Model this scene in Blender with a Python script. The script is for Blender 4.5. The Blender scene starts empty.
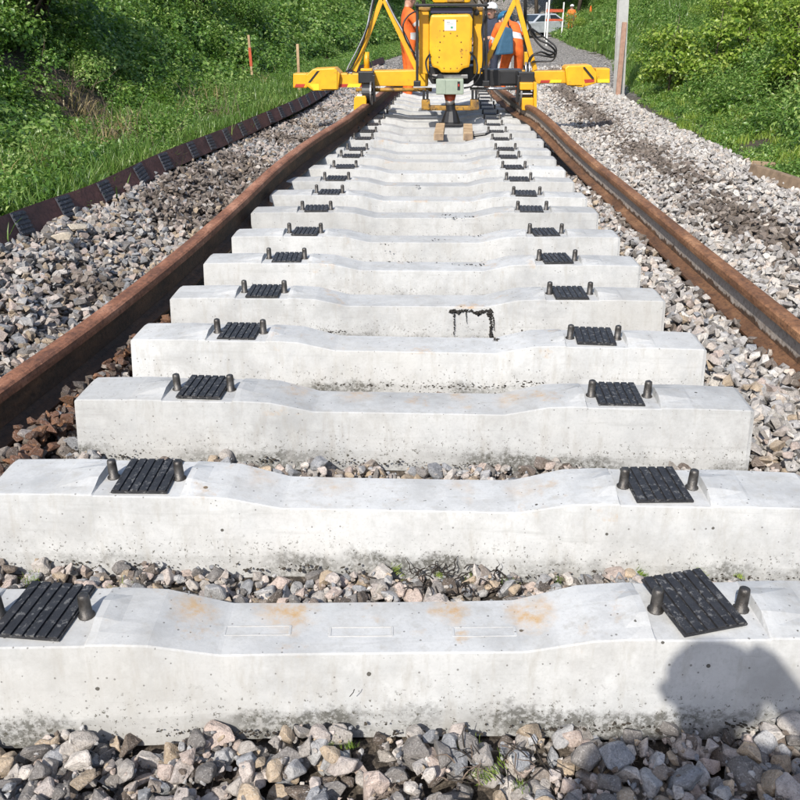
import bpy, bmesh, math, random
import numpy as np
from mathutils import Vector, Matrix

R = math.radians
random.seed(7)
rng = np.random.default_rng(7)
scene = bpy.context.scene
col = scene.collection

# ------------------------------------------------------------------ camera, sky, sun, exposure
FPX, HOR, VX = 820.0, 13.0, 443.0            # focal length in photo pixels, row of the horizon, column where the track runs to
CAM = Vector((0.094, 0.0, 1.445))            # x = 0 is the middle of the track, z = 0 the ballast the sleepers lie on
TH = math.atan((400 - HOR) / FPX)
YAW = math.atan2((VX - 400) / FPX, 1 / math.cos(TH))
cd = bpy.data.cameras.new('camera')
cam = bpy.data.objects.new('camera', cd); col.objects.link(cam)
cd.sensor_width = 36; cd.sensor_height = 36; cd.lens = 36 * FPX / 800
cd.clip_start = 0.05; cd.clip_end = 2000
cam.location = CAM; cam.rotation_euler = (math.pi / 2 - TH, 0, YAW)
scene.camera = cam

SUN_EL, SUN_BACK = R(42), R(20)              # behind the camera, over the left shoulder
to_sun = Vector((-math.sin(SUN_BACK) * math.cos(SUN_EL), -math.cos(SUN_BACK) * math.cos(SUN_EL), math.sin(SUN_EL)))
world = bpy.data.worlds.new('World'); scene.world = world; world.use_nodes = True
wn = world.node_tree
sky = wn.nodes.new('ShaderNodeTexSky'); sky.sky_type = 'NISHITA'; sky.sun_disc = False
sky.sun_elevation = SUN_EL; sky.sun_rotation = math.atan2(to_sun.x, to_sun.y)
sky.air_density = 1.0; sky.dust_density = 1.5
bg = wn.nodes['Background']; bg.inputs['Strength'].default_value = 0.145
wn.links.new(sky.outputs[0], bg.inputs['Color'])
sl = bpy.data.lights.new('sun', 'SUN'); sl.energy = 3.9; sl.angle = R(0.6); sl.color = (1.0, 0.95, 0.87)
sun = bpy.data.objects.new('sun', sl); col.objects.link(sun)
sun.rotation_euler = to_sun.to_track_quat('Z', 'Y').to_euler()

scene.view_settings.view_transform = 'Standard'; scene.view_settings.look = 'None'
scene.view_settings.exposure = 0.54; scene.view_settings.gamma = 1.0
scene.cycles.use_denoising = True
scene.cycles.max_bounces = 4; scene.cycles.diffuse_bounces = 2; scene.cycles.glossy_bounces = 2
scene.cycles.transmission_bounces = 3; scene.cycles.transparent_max_bounces = 4

# ------------------------------------------------------------------ pixels to places
def ray(px, py):
    r = (px - 400) / FPX; u = -(py - 400) / FPX
    up = u * math.cos(TH) - math.sin(TH); fw = u * math.sin(TH) + math.cos(TH)
    return Vector((r * math.cos(YAW) - fw * math.sin(YAW), r * math.sin(YAW) + fw * math.cos(YAW), up))
def P(px, py, z=None, Y=None):
    d = ray(px, py)
    t = (z - CAM.z) / d.z if Y is None else (Y - CAM.y) / d.y
    return CAM + d * t

def smooth(a, b, x):
    t = np.clip((x - a) / (b - a), 0, 1); return t * t * (3 - 2 * t)
def curve(y):                                 # the line bends gently to the right beyond the machine
    y = np.asarray(y, float)
    return np.where(y < 11, 0, np.where(y < 22, 0.0045 * (y - 11) ** 2, 0.0045 * 121 + (y - 22) * 0.099))
def vnoise(x, y, s, seed=0):
    x = np.asarray(x, float) * s; y = np.asarray(y, float) * s
    xi = np.floor(x); yi = np.floor(y); fx = x - xi; fy = y - yi
    fx = fx * fx * (3 - 2 * fx); fy = fy * fy * (3 - 2 * fy)
    def h(a, b):
        v = np.sin(a * 127.1 + b * 311.7 + seed * 74.7) * 43758.5453
        return v - np.floor(v)
    return (h(xi, yi) * (1 - fx) + h(xi + 1, yi) * fx) * (1 - fy) + (h(xi, yi + 1) * (1 - fx) + h(xi + 1, yi + 1) * fx) * fy
def terrain(x, y):
    x = np.asarray(x, float); y = np.asarray(y, float)
    u = x - curve(y)
    left = 0.15 * smooth(1.55, 2.5, -u)
    t = np.clip(-u - 4.1, 0, 7.5); left = left + t * 0.60 * smooth(0, 0.8, t)
    right = 0.07 * smooth(1.9, 3.0, u)
    t2 = np.clip(u - 3.3 - 1.2 * np.exp(-((y - 30) / 13) ** 2), 0, 9); right = right + 0.16 * t2 + 0.42 * np.clip(t2 - 1.2, 0, 7)
    bump = (vnoise(x, y, 0.9, 1) - 0.5) * 0.35 + (vnoise(x, y, 2.7, 2) - 0.5) * 0.14
    amt = smooth(3.4, 5.0, np.where(u < 0, -u, u))
    end = np.clip(y - 66, 0, 60) * 0.30
    return left + right + bump * amt + end
def tz(x, y): return float(terrain(x, y))
def hit(px, py):
    d = ray(px, py); t = 2.0
    while t < 90:
        p = CAM + d * t
        if p.z <= tz(p.x, p.y): return p
        t += 0.03
    return CAM + d * t

# ------------------------------------------------------------------ materials
def nodes_of(name):
    m = bpy.data.materials.new(name); m.use_nodes = True
    nt = m.node_tree; return m, nt, nt.nodes['Principled BSDF']
def add(nt, kind, **kw):
    n = nt.nodes.new('ShaderNode' + kind)
    for k, v in kw.items():
        if isinstance(v, bpy.types.NodeSocket): nt.links.new(v, n.inputs[k])
        elif k in n.inputs: n.inputs[k].default_value = v
        else: setattr(n, k, v)
    return n
def rgba(c): return (c[0], c[1], c[2], 1)
def ramp(nt, fac, stops):
    n = nt.nodes.new('ShaderNodeValToRGB'); nt.links.new(fac, n.inputs[0])
    e = n.color_ramp.elements
    while len(e) < len(stops): e.new(0.5)
    for i, (p, c) in enumerate(stops):
        e[i].position = p; e[i].color = rgba(c) if not isinstance(c, (int, float)) else (c, c, c, 1)
    return n.outputs[0]
def mixc(nt, fac, a, b, mode='MIX'):
    n = nt.nodes.new('ShaderNodeMix'); n.data_type = 'RGBA'; n.blend_type = mode
    for sock, v in ((n.inputs[0], fac), (n.inputs[6], a), (n.inputs[7], b)):
        if isinstance(v, bpy.types.NodeSocket): nt.links.new(v, sock)
        elif isinstance(v, (int, float)): sock.default_value = v
        else: sock.default_value = rgba(v)
    return n.outputs[2]
def mth(nt, op, a, b=None, clamp=False):
    n = nt.nodes.new('ShaderNodeMath'); n.operation = op; n.use_clamp = clamp
    for i, v in ((0, a), (1, b)):
        if v is None: continue
        if isinstance(v, bpy.types.NodeSocket): nt.links.new(v, n.inputs[i])
        else: n.inputs[i].default_value = v
    return n.outputs[0]
def coords(nt, shift=True):
    tc = nt.nodes.new('ShaderNodeTexCoord')
    if not shift: return tc.outputs['Object']
    oi = nt.nodes.new('ShaderNodeObjectInfo')
    k = mth(nt, 'MULTIPLY', oi.outputs['Random'], 37.0)
    v = nt.nodes.new('ShaderNodeVectorMath'); v.operation = 'ADD'
    nt.links.new(tc.outputs['Object'], v.inputs[0]); nt.links.new(k, v.inputs[1])
    return v.outputs[0]
def noise(nt, vec, scale, detail=4, rough=0.6, out=0):
    n = nt.nodes.new('ShaderNodeTexNoise'); nt.links.new(vec, n.inputs['Vector'])
    n.inputs['Scale'].default_value = scale; n.inputs['Detail'].default_value = detail; n.inputs['Roughness'].default_value = rough
    return n.outputs[out]
def bump(nt, b, h, strength=0.3, dist=0.01):
    n = nt.nodes.new('ShaderNodeBump'); n.inputs['Strength'].default_value = strength; n.inputs['Distance'].default_value = dist
    nt.links.new(h, n.inputs['Height']); nt.links.new(n.outputs[0], b.inputs['Normal'])

def basic(name, c1, c2=None, scale=6.0, rough=0.6, metal=0.0, bmp=0.0, wear=None, wear_lo=0.62):
    m, nt, b = nodes_of(name)
    v = coords(nt)
    n = noise(nt, v, scale)
    c2 = c2 or tuple(x * 0.75 for x in c1)
    c = ramp(nt, n, [(0.33, c2), (0.66, c1)])
    if wear:
        w = noise(nt, v, scale * 2.3, 6, 0.7)
        c = mixc(nt, ramp(nt, w, [(wear_lo, 0), (wear_lo + 0.06, 1)]), c, wear)
    nt.links.new(c, b.inputs['Base Color'])
    b.inputs['Roughness'].default_value = rough; b.inputs['Metallic'].default_value = metal
    if bmp: bump(nt, b, noise(nt, v, scale * 6, 5), bmp, 0.004)
    return m
M = {}
def concrete():
    m, nt, b = nodes_of('concrete')
    v = coords(nt); raw = coords(nt, False)
    sep = nt.nodes.new('ShaderNodeSeparateXYZ'); nt.links.new(raw, sep.inputs[0])
    z = sep.outputs['Z']; x = sep.outputs['X']
    big = noise(nt, v, 2.6, 5, 0.62); fine = noise(nt, v, 120, 3, 0.6); mid = noise(nt, v, 14, 5, 0.7)
    c = ramp(nt, big, [(0.30, (0.35, 0.355, 0.355)), (0.50, (0.455, 0.46, 0.455)), (0.72, (0.53, 0.53, 0.52))])
    c = mixc(nt, ramp(nt, mid, [(0.40, 0.0), (0.72, 0.45)]), c, (0.58, 0.58, 0.565))
    c = mixc(nt, ramp(nt, fine, [(0.30, 0.25), (0.48, 0.0)]), c, (0.30, 0.30, 0.29))
    # grey weather film, strongest on the upper side
    film = mth(nt, 'MULTIPLY', ramp(nt, noise(nt, v, 5.5, 6, 0.75), [(0.46, 0), (0.66, 0.5)]), 1.0)
    c = mixc(nt, film, c, (0.30, 0.297, 0.285))
    # mould streaks along the casting
    st = nt.nodes.new('ShaderNodeMapping'); st.inputs['Scale'].default_value = (1.2, 14, 22); nt.links.new(v, st.inputs[0])
    c = mixc(nt, ramp(nt, noise(nt, st.outputs[0], 2.0, 5, 0.7), [(0.56, 0), (0.75, 0.45)]), c, (0.28, 0.28, 0.27))
    run = nt.nodes.new('ShaderNodeMapping'); run.inputs['Scale'].default_value = (16, 16, 1.1); nt.links.new(v, run.inputs[0])
    c = mixc(nt, ramp(nt, noise(nt, run.outputs[0], 1.6, 5, 0.7), [(0.52, 0), (0.70, 0.55)]), c, (0.33, 0.315, 0.285))
    c = mixc(nt, ramp(nt, noise(nt, v, 1.3, 4, 0.6), [(0.50, 0), (0.70, 0.5)]), c, (0.37, 0.36, 0.335))
    oi2 = nt.nodes.new('ShaderNodeObjectInfo'); c = mixc(nt, 1.0, c, ramp(nt, oi2.outputs['Random'], [(0, 0.86), (1, 1.08)]), 'MULTIPLY')
    # air holes
    vo = nt.nodes.new('ShaderNodeTexVoronoi'); vo.inputs['Scale'].default_value = 62; nt.links.new(v, vo.inputs['Vector'])
    sepc = nt.nodes.new('ShaderNodeSeparateColor'); nt.links.new(vo.outputs['Color'], sepc.inputs[0])
    rad = mth(nt, 'MULTIPLY', mth(nt, 'GREATER_THAN', sepc.outputs[0], 0.50), mth(nt, 'MULTIPLY', sepc.outputs[1], 0.19))
    hole = mth(nt, 'LESS_THAN', vo.outputs['Distance'], rad)
    vo2 = nt.nodes.new('ShaderNodeTexVoronoi'); vo2.inputs['Scale'].default_value = 20; nt.links.new(v, vo2.inputs['Vector'])
    sep2 = nt.nodes.new('ShaderNodeSeparateColor'); nt.links.new(vo2.outputs['Color'], sep2.inputs[0])
    rad2 = mth(nt, 'MULTIPLY', mth(nt, 'GREATER_THAN', sep2.outputs[0], 0.80), mth(nt, 'MULTIPLY', sep2.outputs[1], 0.13))
    wob = mth(nt, 'ADD', vo2.outputs['Distance'], mth(nt, 'MULTIPLY', mth(nt, 'SUBTRACT', mid, 0.5), 0.2))
    hole2 = mth(nt, 'LESS_THAN', wob, rad2)
    c = mixc(nt, mth(nt, 'MULTIPLY', hole, 0.75), c, (0.13, 0.125, 0.115))
    c = mixc(nt, mth(nt, 'MULTIPLY', hole2, 0.9), c, (0.05, 0.045, 0.035))
    # rust blots on the middle of the upper side
    up = mth(nt, 'MULTIPLY', mth(nt, 'GREATER_THAN', z, 0.150), mth(nt, 'LESS_THAN', mth(nt, 'ABSOLUTE', x), 0.62))
    blot = mth(nt, 'MULTIPLY', ramp(nt, noise(nt, v, 6.0, 7, 0.72), [(0.58, 0), (0.74, 0.8)]), ramp(nt, noise(nt, v, 38, 4, 0.7), [(0.35, 0.2), (0.6, 1.0)]))
    c = mixc(nt, mth(nt, 'MULTIPLY', blot, up), c, mixc(nt, mid, (0.36, 0.17, 0.04), (0.50, 0.33, 0.13)))
    # ochre stains: four places on the nearest sleeper, two on the third (switched on by a property of the body)
    at = nt.nodes.new('ShaderNodeAttribute'); at.attribute_type = 'OBJECT'; at.attribute_name = 'ochre'
    wv = nt.nodes.new('ShaderNodeVectorMath'); wv.operation = 'ADD'; nt.links.new(raw, wv.inputs[0])
    wo = nt.nodes.new('ShaderNodeVectorMath'); wo.operation = 'MULTIPLY_ADD'; nt.links.new(noise(nt, v, 16, 5, 0.7, 1), wo.inputs[0]); wo.inputs[1].default_value = (.12, .12, 0); wo.inputs[2].default_value = (-.06, -.06, 0)
    nt.links.new(wo.outputs[0], wv.inputs[1])
    tot = None
    for sx_, sy_, sr_ in ((-.42, .04, .07), (-.20, .055, .085), (.185, .055, .06), (.37, .03, .075), (.21, -.035, .03), (-.47, .0, .03)):
        dn = nt.nodes.new('ShaderNodeVectorMath'); dn.operation = 'DISTANCE'; nt.links.new(wv.outputs[0], dn.inputs[0]); dn.inputs[1].default_value = (sx_, sy_, .165)
        k_ = mth(nt, 'SUBTRACT', 1.0, mth(nt, 'DIVIDE', dn.outputs['Value'], sr_), True)
        tot = k_ if tot is None else mth(nt, 'MAXIMUM', tot, k_)
    oc_ = mth(nt, 'MULTIPLY', mth(nt, 'MULTIPLY', ramp(nt, tot, [(0.0, 0), (0.9, 0.85)]), at.outputs['Fac']), ramp(nt, noise(nt, v, 30, 7, 0.75), [(0.40, 0.12), (0.60, 1.0)]))
    c = mixc(nt, oc_, c, mixc(nt, mid, (0.40, 0.19, 0.035), (0.46, 0.30, 0.11)))
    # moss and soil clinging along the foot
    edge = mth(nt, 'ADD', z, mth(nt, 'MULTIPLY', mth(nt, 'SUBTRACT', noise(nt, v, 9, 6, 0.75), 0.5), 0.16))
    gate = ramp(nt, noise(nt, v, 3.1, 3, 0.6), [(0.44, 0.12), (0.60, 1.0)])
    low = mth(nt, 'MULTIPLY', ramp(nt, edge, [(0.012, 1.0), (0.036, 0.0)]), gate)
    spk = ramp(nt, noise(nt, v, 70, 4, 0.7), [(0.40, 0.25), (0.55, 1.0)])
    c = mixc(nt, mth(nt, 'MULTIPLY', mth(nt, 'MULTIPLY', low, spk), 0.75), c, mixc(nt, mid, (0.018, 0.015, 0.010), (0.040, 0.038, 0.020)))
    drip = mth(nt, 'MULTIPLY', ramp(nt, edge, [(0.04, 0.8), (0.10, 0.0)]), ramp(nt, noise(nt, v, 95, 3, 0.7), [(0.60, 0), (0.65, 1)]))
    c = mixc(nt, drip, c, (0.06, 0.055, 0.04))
    nt.links.new(c, b.inputs['Base Color']); b.inputs['Roughness'].default_value = 0.82
    b.inputs['Specular IOR Level'].default_value = 0.3
    hgt = mth(nt, 'SUBTRACT', mth(nt, 'ADD', mth(nt, 'MULTIPLY', fine, 0.3), mth(nt, 'MULTIPLY', mid, 0.6)), mth(nt, 'ADD', hole, hole2))
    bump(nt, b, hgt, 0.4, 0.003)
    return m
M['concrete'] = concrete()

def rust(name, dark, mid_, light, pale=None):
    m, nt, b = nodes_of(name)
    v = coords(nt)
    st = nt.nodes.new('ShaderNodeMapping'); st.inputs['Scale'].default_value = (1, 0.35, 1); nt.links.new(v, st.inputs[0])
    n1 = noise(nt, st.outputs[0], 7, 7, 0.7); n2 = noise(nt, v, 40, 5, 0.7)
    c = ramp(nt, n1, [(0.32, dark), (0.5, mid_), (0.7, light)])
    c = mixc(nt, ramp(nt, n2, [(0.36, 0.6), (0.52, 0)]), c, tuple(x * 0.45 for x in dark))
    c = mixc(nt, ramp(nt, n2, [(0.60, 0), (0.70, 0.5)]), c, light)
    n3 = noise(nt, v, 150, 4, 0.75); c = mixc(nt, ramp(nt, n3, [(0.56, 0), (0.62, 0.55)]), c, tuple(x * 0.5 for x in dark)); c = mixc(nt, ramp(nt, n1, [(0.60, 0), (0.64, 0.35)]), c, tuple(x * 1.15 for x in light))
    if pale:                                      # a pale dried coat with a ragged lower edge on the web
        at = nt.nodes.new('ShaderNodeAttribute'); at.attribute_name = 'prof'
        mp = nt.nodes.new('ShaderNodeMapping'); mp.inputs['Scale'].default_value = (4, 4, 0.8); nt.links.new(v, mp.inputs[0])
        h = mth(nt, 'ADD', at.outputs['Fac'], mth(nt, 'MULTIPLY', mth(nt, 'SUBTRACT', noise(nt, mp.outputs[0], 2.5, 6, 0.7), 0.5), 0.11))
        k = mth(nt, 'MULTIPLY', ramp(nt, h, [(0.052, 0), (0.060, 0.95)]), ramp(nt, n2, [(0.35, 0.5), (0.55, 1)]))
        c = mixc(nt, k, c, pale)
    nt.links.new(c, b.inputs['Base Color']); b.inputs['Roughness'].default_value = 0.72
    bump(nt, b, mth(nt, 'ADD', mth(nt, 'ADD', n2, n1), mth(nt, 'MULTIPLY', n3, .4)), 0.8, 0.006)
    return m
M['rust'] = rust('rust', (0.11, 0.046, 0.026), (0.25, 0.105, 0.055), (0.42, 0.21, 0.13))
M['rust_orange'] = rust('rust_orange', (0.10, 0.045, 0.02), (0.22, 0.10, 0.045), (0.38, 0.20, 0.10))
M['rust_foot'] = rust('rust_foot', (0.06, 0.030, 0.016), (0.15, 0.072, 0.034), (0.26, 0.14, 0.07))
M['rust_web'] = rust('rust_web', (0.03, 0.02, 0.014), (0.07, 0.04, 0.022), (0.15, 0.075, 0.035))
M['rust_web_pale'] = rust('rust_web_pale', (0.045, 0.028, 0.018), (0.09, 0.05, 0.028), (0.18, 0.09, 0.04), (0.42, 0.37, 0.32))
M['rust_old'] = rust('rust_old', (0.055, 0.026, 0.022), (0.115, 0.050, 0.042), (0.18, 0.082, 0.066))
M['rubber'] = basic('rubber', (0.030, 0.030, 0.033), (0.015, 0.015, 0.017), 25, 0.55, 0, 0.5, (0.12, 0.118, 0.115), 0.555)
M['pad_old'] = basic('pad_old', (0.055, 0.06, 0.075), (0.03, 0.033, 0.042), 25, 0.6, 0, 0.5, (0.19, 0.20, 0.22), 0.57)
M['iron'] = basic('iron', (0.11, 0.105, 0.10), (0.045, 0.04, 0.036), 40, 0.45, 0.6, 0.3)
M['tar'] = basic('tar', (0.012, 0.010, 0.008), (0.022, 0.018, 0.012), 30, 0.7, 0, 0.6)
M['dry_dirt'] = basic('dry_dirt', (0.055, 0.043, 0.03), (0.02, 0.017, 0.012), 30, 0.95, 0, 0.7)
M['yellow'] = basic('yellow', (0.74, 0.39, 0.012), (0.60, 0.30, 0.012), 5, 0.42, 0, 0.05, (0.26, 0.14, 0.03), 0.615)
M['yellow_dirty'] = basic('yellow_dirty', (0.42, 0.22, 0.02), (0.14, 0.08, 0.03), 9, 0.6, 0, 0.2, (0.05, 0.035, 0.02), 0.55)
M['black'] = basic('black', (0.018, 0.018, 0.02), (0.010, 0.010, 0.011), 9, 0.45, 0.0, 0.1, (0.06, 0.045, 0.03), 0.66)
M['navy'] = basic('navy', (0.030, 0.032, 0.075), None, 5, 0.4)
M['hose'] = basic('hose', (0.014, 0.014, 0.015), None, 9, 0.5)
M['hose_silver'] = basic('hose_silver', (0.42, 0.43, 0.46), (0.30, 0.31, 0.34), 20, 0.35, 0.3)
M['chrome'] = basic('chrome', (0.62, 0.62, 0.62), None, 8, 0.22, 0.9)
M['steel'] = basic('steel', (0.30, 0.30, 0.30), (0.18, 0.17, 0.16), 12, 0.45, 0.7)
M['greybox'] = basic('greybox', (0.30, 0.35, 0.28), (0.24, 0.29, 0.23), 9, 0.5, 0, 0, (0.14, 0.15, 0.11), 0.66)
M['red'] = basic('red', (0.42, 0.035, 0.02), (0.30, 0.03, 0.02), 6, 0.5)
M['orange_red'] = basic('orange_red', (0.50, 0.09, 0.03), (0.32, 0.06, 0.03), 8, 0.5)
M['hazard_yellow'] = basic('hazard_yellow', (0.78, 0.68, 0.03), None, 6, 0.45)
M['white'] = basic('white', (0.75, 0.75, 0.73), (0.66, 0.66, 0.65), 6, 0.5)
M['print_green'] = basic('print_green', (0.10, 0.35, 0.22), None, 6, 0.5)
M['print_grey'] = basic('print_grey', (0.35, 0.37, 0.40), None, 6, 0.5)
M['timber'] = basic('timber', (0.30, 0.215, 0.14), (0.16, 0.11, 0.07), 11, 0.85, 0, 0.5)
M['timber_pale'] = basic('timber_pale', (0.47, 0.34, 0.20), (0.30, 0.20, 0.11), 9, 0.85, 0, 0.5, (0.12, 0.08, 0.05), 0.63)
M['plank'] = basic('plank', (0.34, 0.21, 0.155), (0.22, 0.13, 0.09), 10, 0.8, 0, 0.4)
M['galv'] = basic('galv', (0.44, 0.44, 0.43), (0.33, 0.33, 0.325), 7, 0.55, 0.25, 0.2, (0.20, 0.19, 0.17), 0.66)
M['hivis'] = basic('hivis', (0.84, 0.16, 0.02), (0.58, 0.095, 0.012), 11, 0.8, 0, 0.6)
M['reflect'] = basic('reflect', (0.62, 0.63, 0.62), None, 9, 0.35)
M['skin'] = basic('skin', (0.50, 0.30, 0.22), (0.44, 0.25, 0.18), 14, 0.5)
M['boot'] = basic('boot', (0.03, 0.022, 0.018), None, 14, 0.6)
M['dark_cloth'] = basic('dark_cloth', (0.028, 0.035, 0.06), (0.018, 0.022, 0.04), 14, 0.8)
M['blue_cloth'] = basic('blue_cloth', (0.045, 0.12, 0.20), (0.03, 0.09, 0.15), 14, 0.75)
M['helmet_white'] = basic('helmet_white', (0.78, 0.78, 0.77), None, 8, 0.3)
M['helmet_blue'] = basic('helmet_blue', (0.03, 0.14, 0.26), None, 8, 0.3)
M['hair'] = basic('hair', (0.03, 0.02, 0.015), None, 30, 0.6)
M['car_paint'] = basic('car_paint', (0.62, 0.66, 0.70), None, 4, 0.25, 0.3)
M['glass'] = basic('glass', (0.03, 0.04, 0.05), None, 4, 0.08)
M['lamp_lens'] = basic('lamp_lens', (0.7, 0.72, 0.72), None, 4, 0.15)
M['bark'] = basic('bark', (0.13, 0.10, 0.075), (0.06, 0.048, 0.036), 14, 0.9, 0, 0.7)
M['dead_twig'] = basic('dead_twig', (0.20, 0.15, 0.11), (0.09, 0.065, 0.05), 22, 0.9, 0, 0.3)
M['root'] = basic('root', (0.030, 0.022, 0.016), (0.013, 0.010, 0.008), 40, 0.9, 0, 0.4)

def leaf_mat(name, dark, mid_, light, transl=0.35, patch=0.35):
    m, nt, b = nodes_of(name)
    at = nt.nodes.new('ShaderNodeAttribute'); at.attribute_name = 'tint'
    oi = nt.nodes.new('ShaderNodeObjectInfo')
    geo = nt.nodes.new('ShaderNodeNewGeometry')
    n = noise(nt, geo.outputs['Position'], patch, 3)
    f = mth(nt, 'ADD', mth(nt, 'MULTIPLY', at.outputs['Fac'], 0.55), mth(nt, 'MULTIPLY', oi.outputs['Random'], 0.25))
    f = mth(nt, 'ADD', f, mth(nt, 'MULTIPLY', mth(nt, 'SUBTRACT', n, 0.35), 0.7))
    c = ramp(nt, f, [(0.15, dark), (0.5, mid_), (0.9, light)])
    nt.links.new(c, b.inputs['Base Color']); b.inputs['Roughness'].default_value = 0.36
    b.inputs['Specular IOR Level'].default_value = 0.45
    tr = nt.nodes.new('ShaderNodeBsdfTranslucent'); nt.links.new(mixc(nt, 0.5, c, (0.16, 0.30, 0.02)), tr.inputs[0])
    mx = nt.nodes.new('ShaderNodeMixShader'); mx.inputs[0].default_value = transl
    nt.links.new(b.outputs[0], mx.inputs[1]); nt.links.new(tr.outputs[0], mx.inputs[2])
    nt.links.new(mx.outputs[0], nt.nodes['Material Output'].inputs[0])
    return m
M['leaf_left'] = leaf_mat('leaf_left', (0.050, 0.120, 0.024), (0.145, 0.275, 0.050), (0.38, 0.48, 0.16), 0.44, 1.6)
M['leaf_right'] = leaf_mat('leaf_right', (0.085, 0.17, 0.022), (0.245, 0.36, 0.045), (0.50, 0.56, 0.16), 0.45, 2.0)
M['leaf_tree'] = leaf_mat('leaf_tree', (0.018, 0.045, 0.012), (0.04, 0.095, 0.02), (0.09, 0.16, 0.03), 0.3)
M['grass'] = leaf_mat('grass', (0.055, 0.12, 0.02), (0.12, 0.225, 0.04), (0.28, 0.34, 0.11), 0.38, 1.6)
M['grass_dry'] = leaf_mat('grass_dry', (0.20, 0.15, 0.07), (0.30, 0.23, 0.11), (0.40, 0.32, 0.17), 0.3)

def soil_mat():
    m, nt, b = nodes_of('soil')
    geo = nt.nodes.new('ShaderNodeNewGeometry'); v = geo.outputs['Position']
    n = noise(nt, v, 1.5, 6, 0.7); n2 = noise(nt, v, 22, 6, 0.75)
    c = ramp(nt, n, [(0.35, (0.035, 0.026, 0.018)), (0.6, (0.075, 0.055, 0.038))])
    c = mixc(nt, ramp(nt, n2, [(0.52, 0), (0.62, 0.7)]), c, (0.13, 0.10, 0.07))
    c = mixc(nt, ramp(nt, noise(nt, v, 3.5, 5, 0.7), [(0.5, 0), (0.6, 0.7)]), c, (0.035, 0.06, 0.015))
    nt.links.new(c, b.inputs['Base Color']); b.inputs['Roughness'].default_value = 0.95
    bump(nt, b, mth(nt, 'ADD', n2, n), 0.8, 0.03)
    return m
M['soil'] = soil_mat()
def bed_mat():
    m, nt, b = nodes_of('ballast_far')
    geo = nt.nodes.new('ShaderNodeNewGeometry'); v = geo.outputs['Position']
    vo = nt.nodes.new('ShaderNodeTexVoronoi'); vo.inputs['Scale'].default_value = 17; nt.links.new(v, vo.inputs['Vector'])
    sp = nt.nodes.new('ShaderNodeSeparateColor'); nt.links.new(vo.outputs['Color'], sp.inputs[0])
    c = ramp(nt, sp.outputs[0], [(0.0, (0.16, 0.145, 0.13)), (0.5, (0.38, 0.35, 0.31)), (1.0, (0.52, 0.49, 0.45))])
    c = mixc(nt, ramp(nt, vo.outputs['Distance'], [(0.42, 0), (0.62, 0.9)]), c, (0.03, 0.026, 0.022))
    sy = nt.nodes.new('ShaderNodeSeparateXYZ'); nt.links.new(v, sy.inputs[0])
    # close by, the stones themselves cover the bed and only soil shows between them
    near = ramp(nt, mth(nt, 'MULTIPLY', sy.outputs['Y'], 0.02), [(0.30, 1), (0.40, 0)])
    gr = noise(nt, v, 160, 5, 0.75)
    c = mixc(nt, near, c, ramp(nt, gr, [(0.35, (0.020, 0.016, 0.012)), (0.55, (0.075, 0.060, 0.045)), (0.72, (0.20, 0.17, 0.14))]))
    nt.links.new(c, b.inputs['Base Color']); b.inputs['Roughness'].default_value = 0.92
    bump(nt, b, mth(nt, 'SUBTRACT', 1.0, vo.outputs['Distance']), 1.0, 0.04)
    return m
M['bed'] = bed_mat()
def stone_mat():
    m, nt, b = nodes_of('stone')
    at = nt.nodes.new('ShaderNodeAttribute'); at.attribute_name = 'tint'
    oi = nt.nodes.new('ShaderNodeObjectInfo')
    geo = nt.nodes.new('ShaderNodeNewGeometry'); v = geo.outputs['Position']
    n = noise(nt, v, 70, 5, 0.7); n2 = noise(nt, v, 260, 2, 0.6)
    c = mixc(nt, 1.0, at.outputs['Color'], ramp(nt, n, [(0.28, 0.62), (0.5, 1.02), (0.68, 1.28)]), 'MULTIPLY')
    c = mixc(nt, ramp(nt, n2, [(0.58, 0), (0.68, 0.35)]), c, (0.55, 0.53, 0.50))
    c = mixc(nt, ramp(nt, n2, [(0.32, 0.5), (0.42, 0)]), c, (0.06, 0.055, 0.05))
    nt.links.new(c, b.inputs['Base Color']); b.inputs['Roughness'].default_value = 0.78
    bump(nt, b, mth(nt, 'ADD', n, mth(nt, 'MULTIPLY', n2, 0.4)), 0.65, 0.008)
    return m
M['stone'] = stone_mat()

# ------------------------------------------------------------------ object helpers
def tag(o, label=None, cat=None, group=None, kind=None):
    for k, v in (('label', label), ('category', cat), ('group', group), ('kind', kind)):
        if v: o[k] = v
    return o
def empty(name, loc=(0, 0, 0), rz=0):
    o = bpy.data.objects.new(name, None); col.objects.link(o)
    o.location = loc; o.rotation_euler = (0, 0, rz); o.empty_display_size = 0.1
    return o
def mesh_obj(name, me, mat=None, parent=None):
    o = bpy.data.objects.new(name, me); col.objects.link(o)
    if mat is not None: me.materials.append(mat)
    if parent is not None: o.parent = parent
    return o
def copy_tree(o, parent=None):
    c = o.copy(); col.objects.link(c)
    if parent is not None: c.parent = parent
    for ch in list(o.children): copy_tree(ch, c)
    return c

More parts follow.
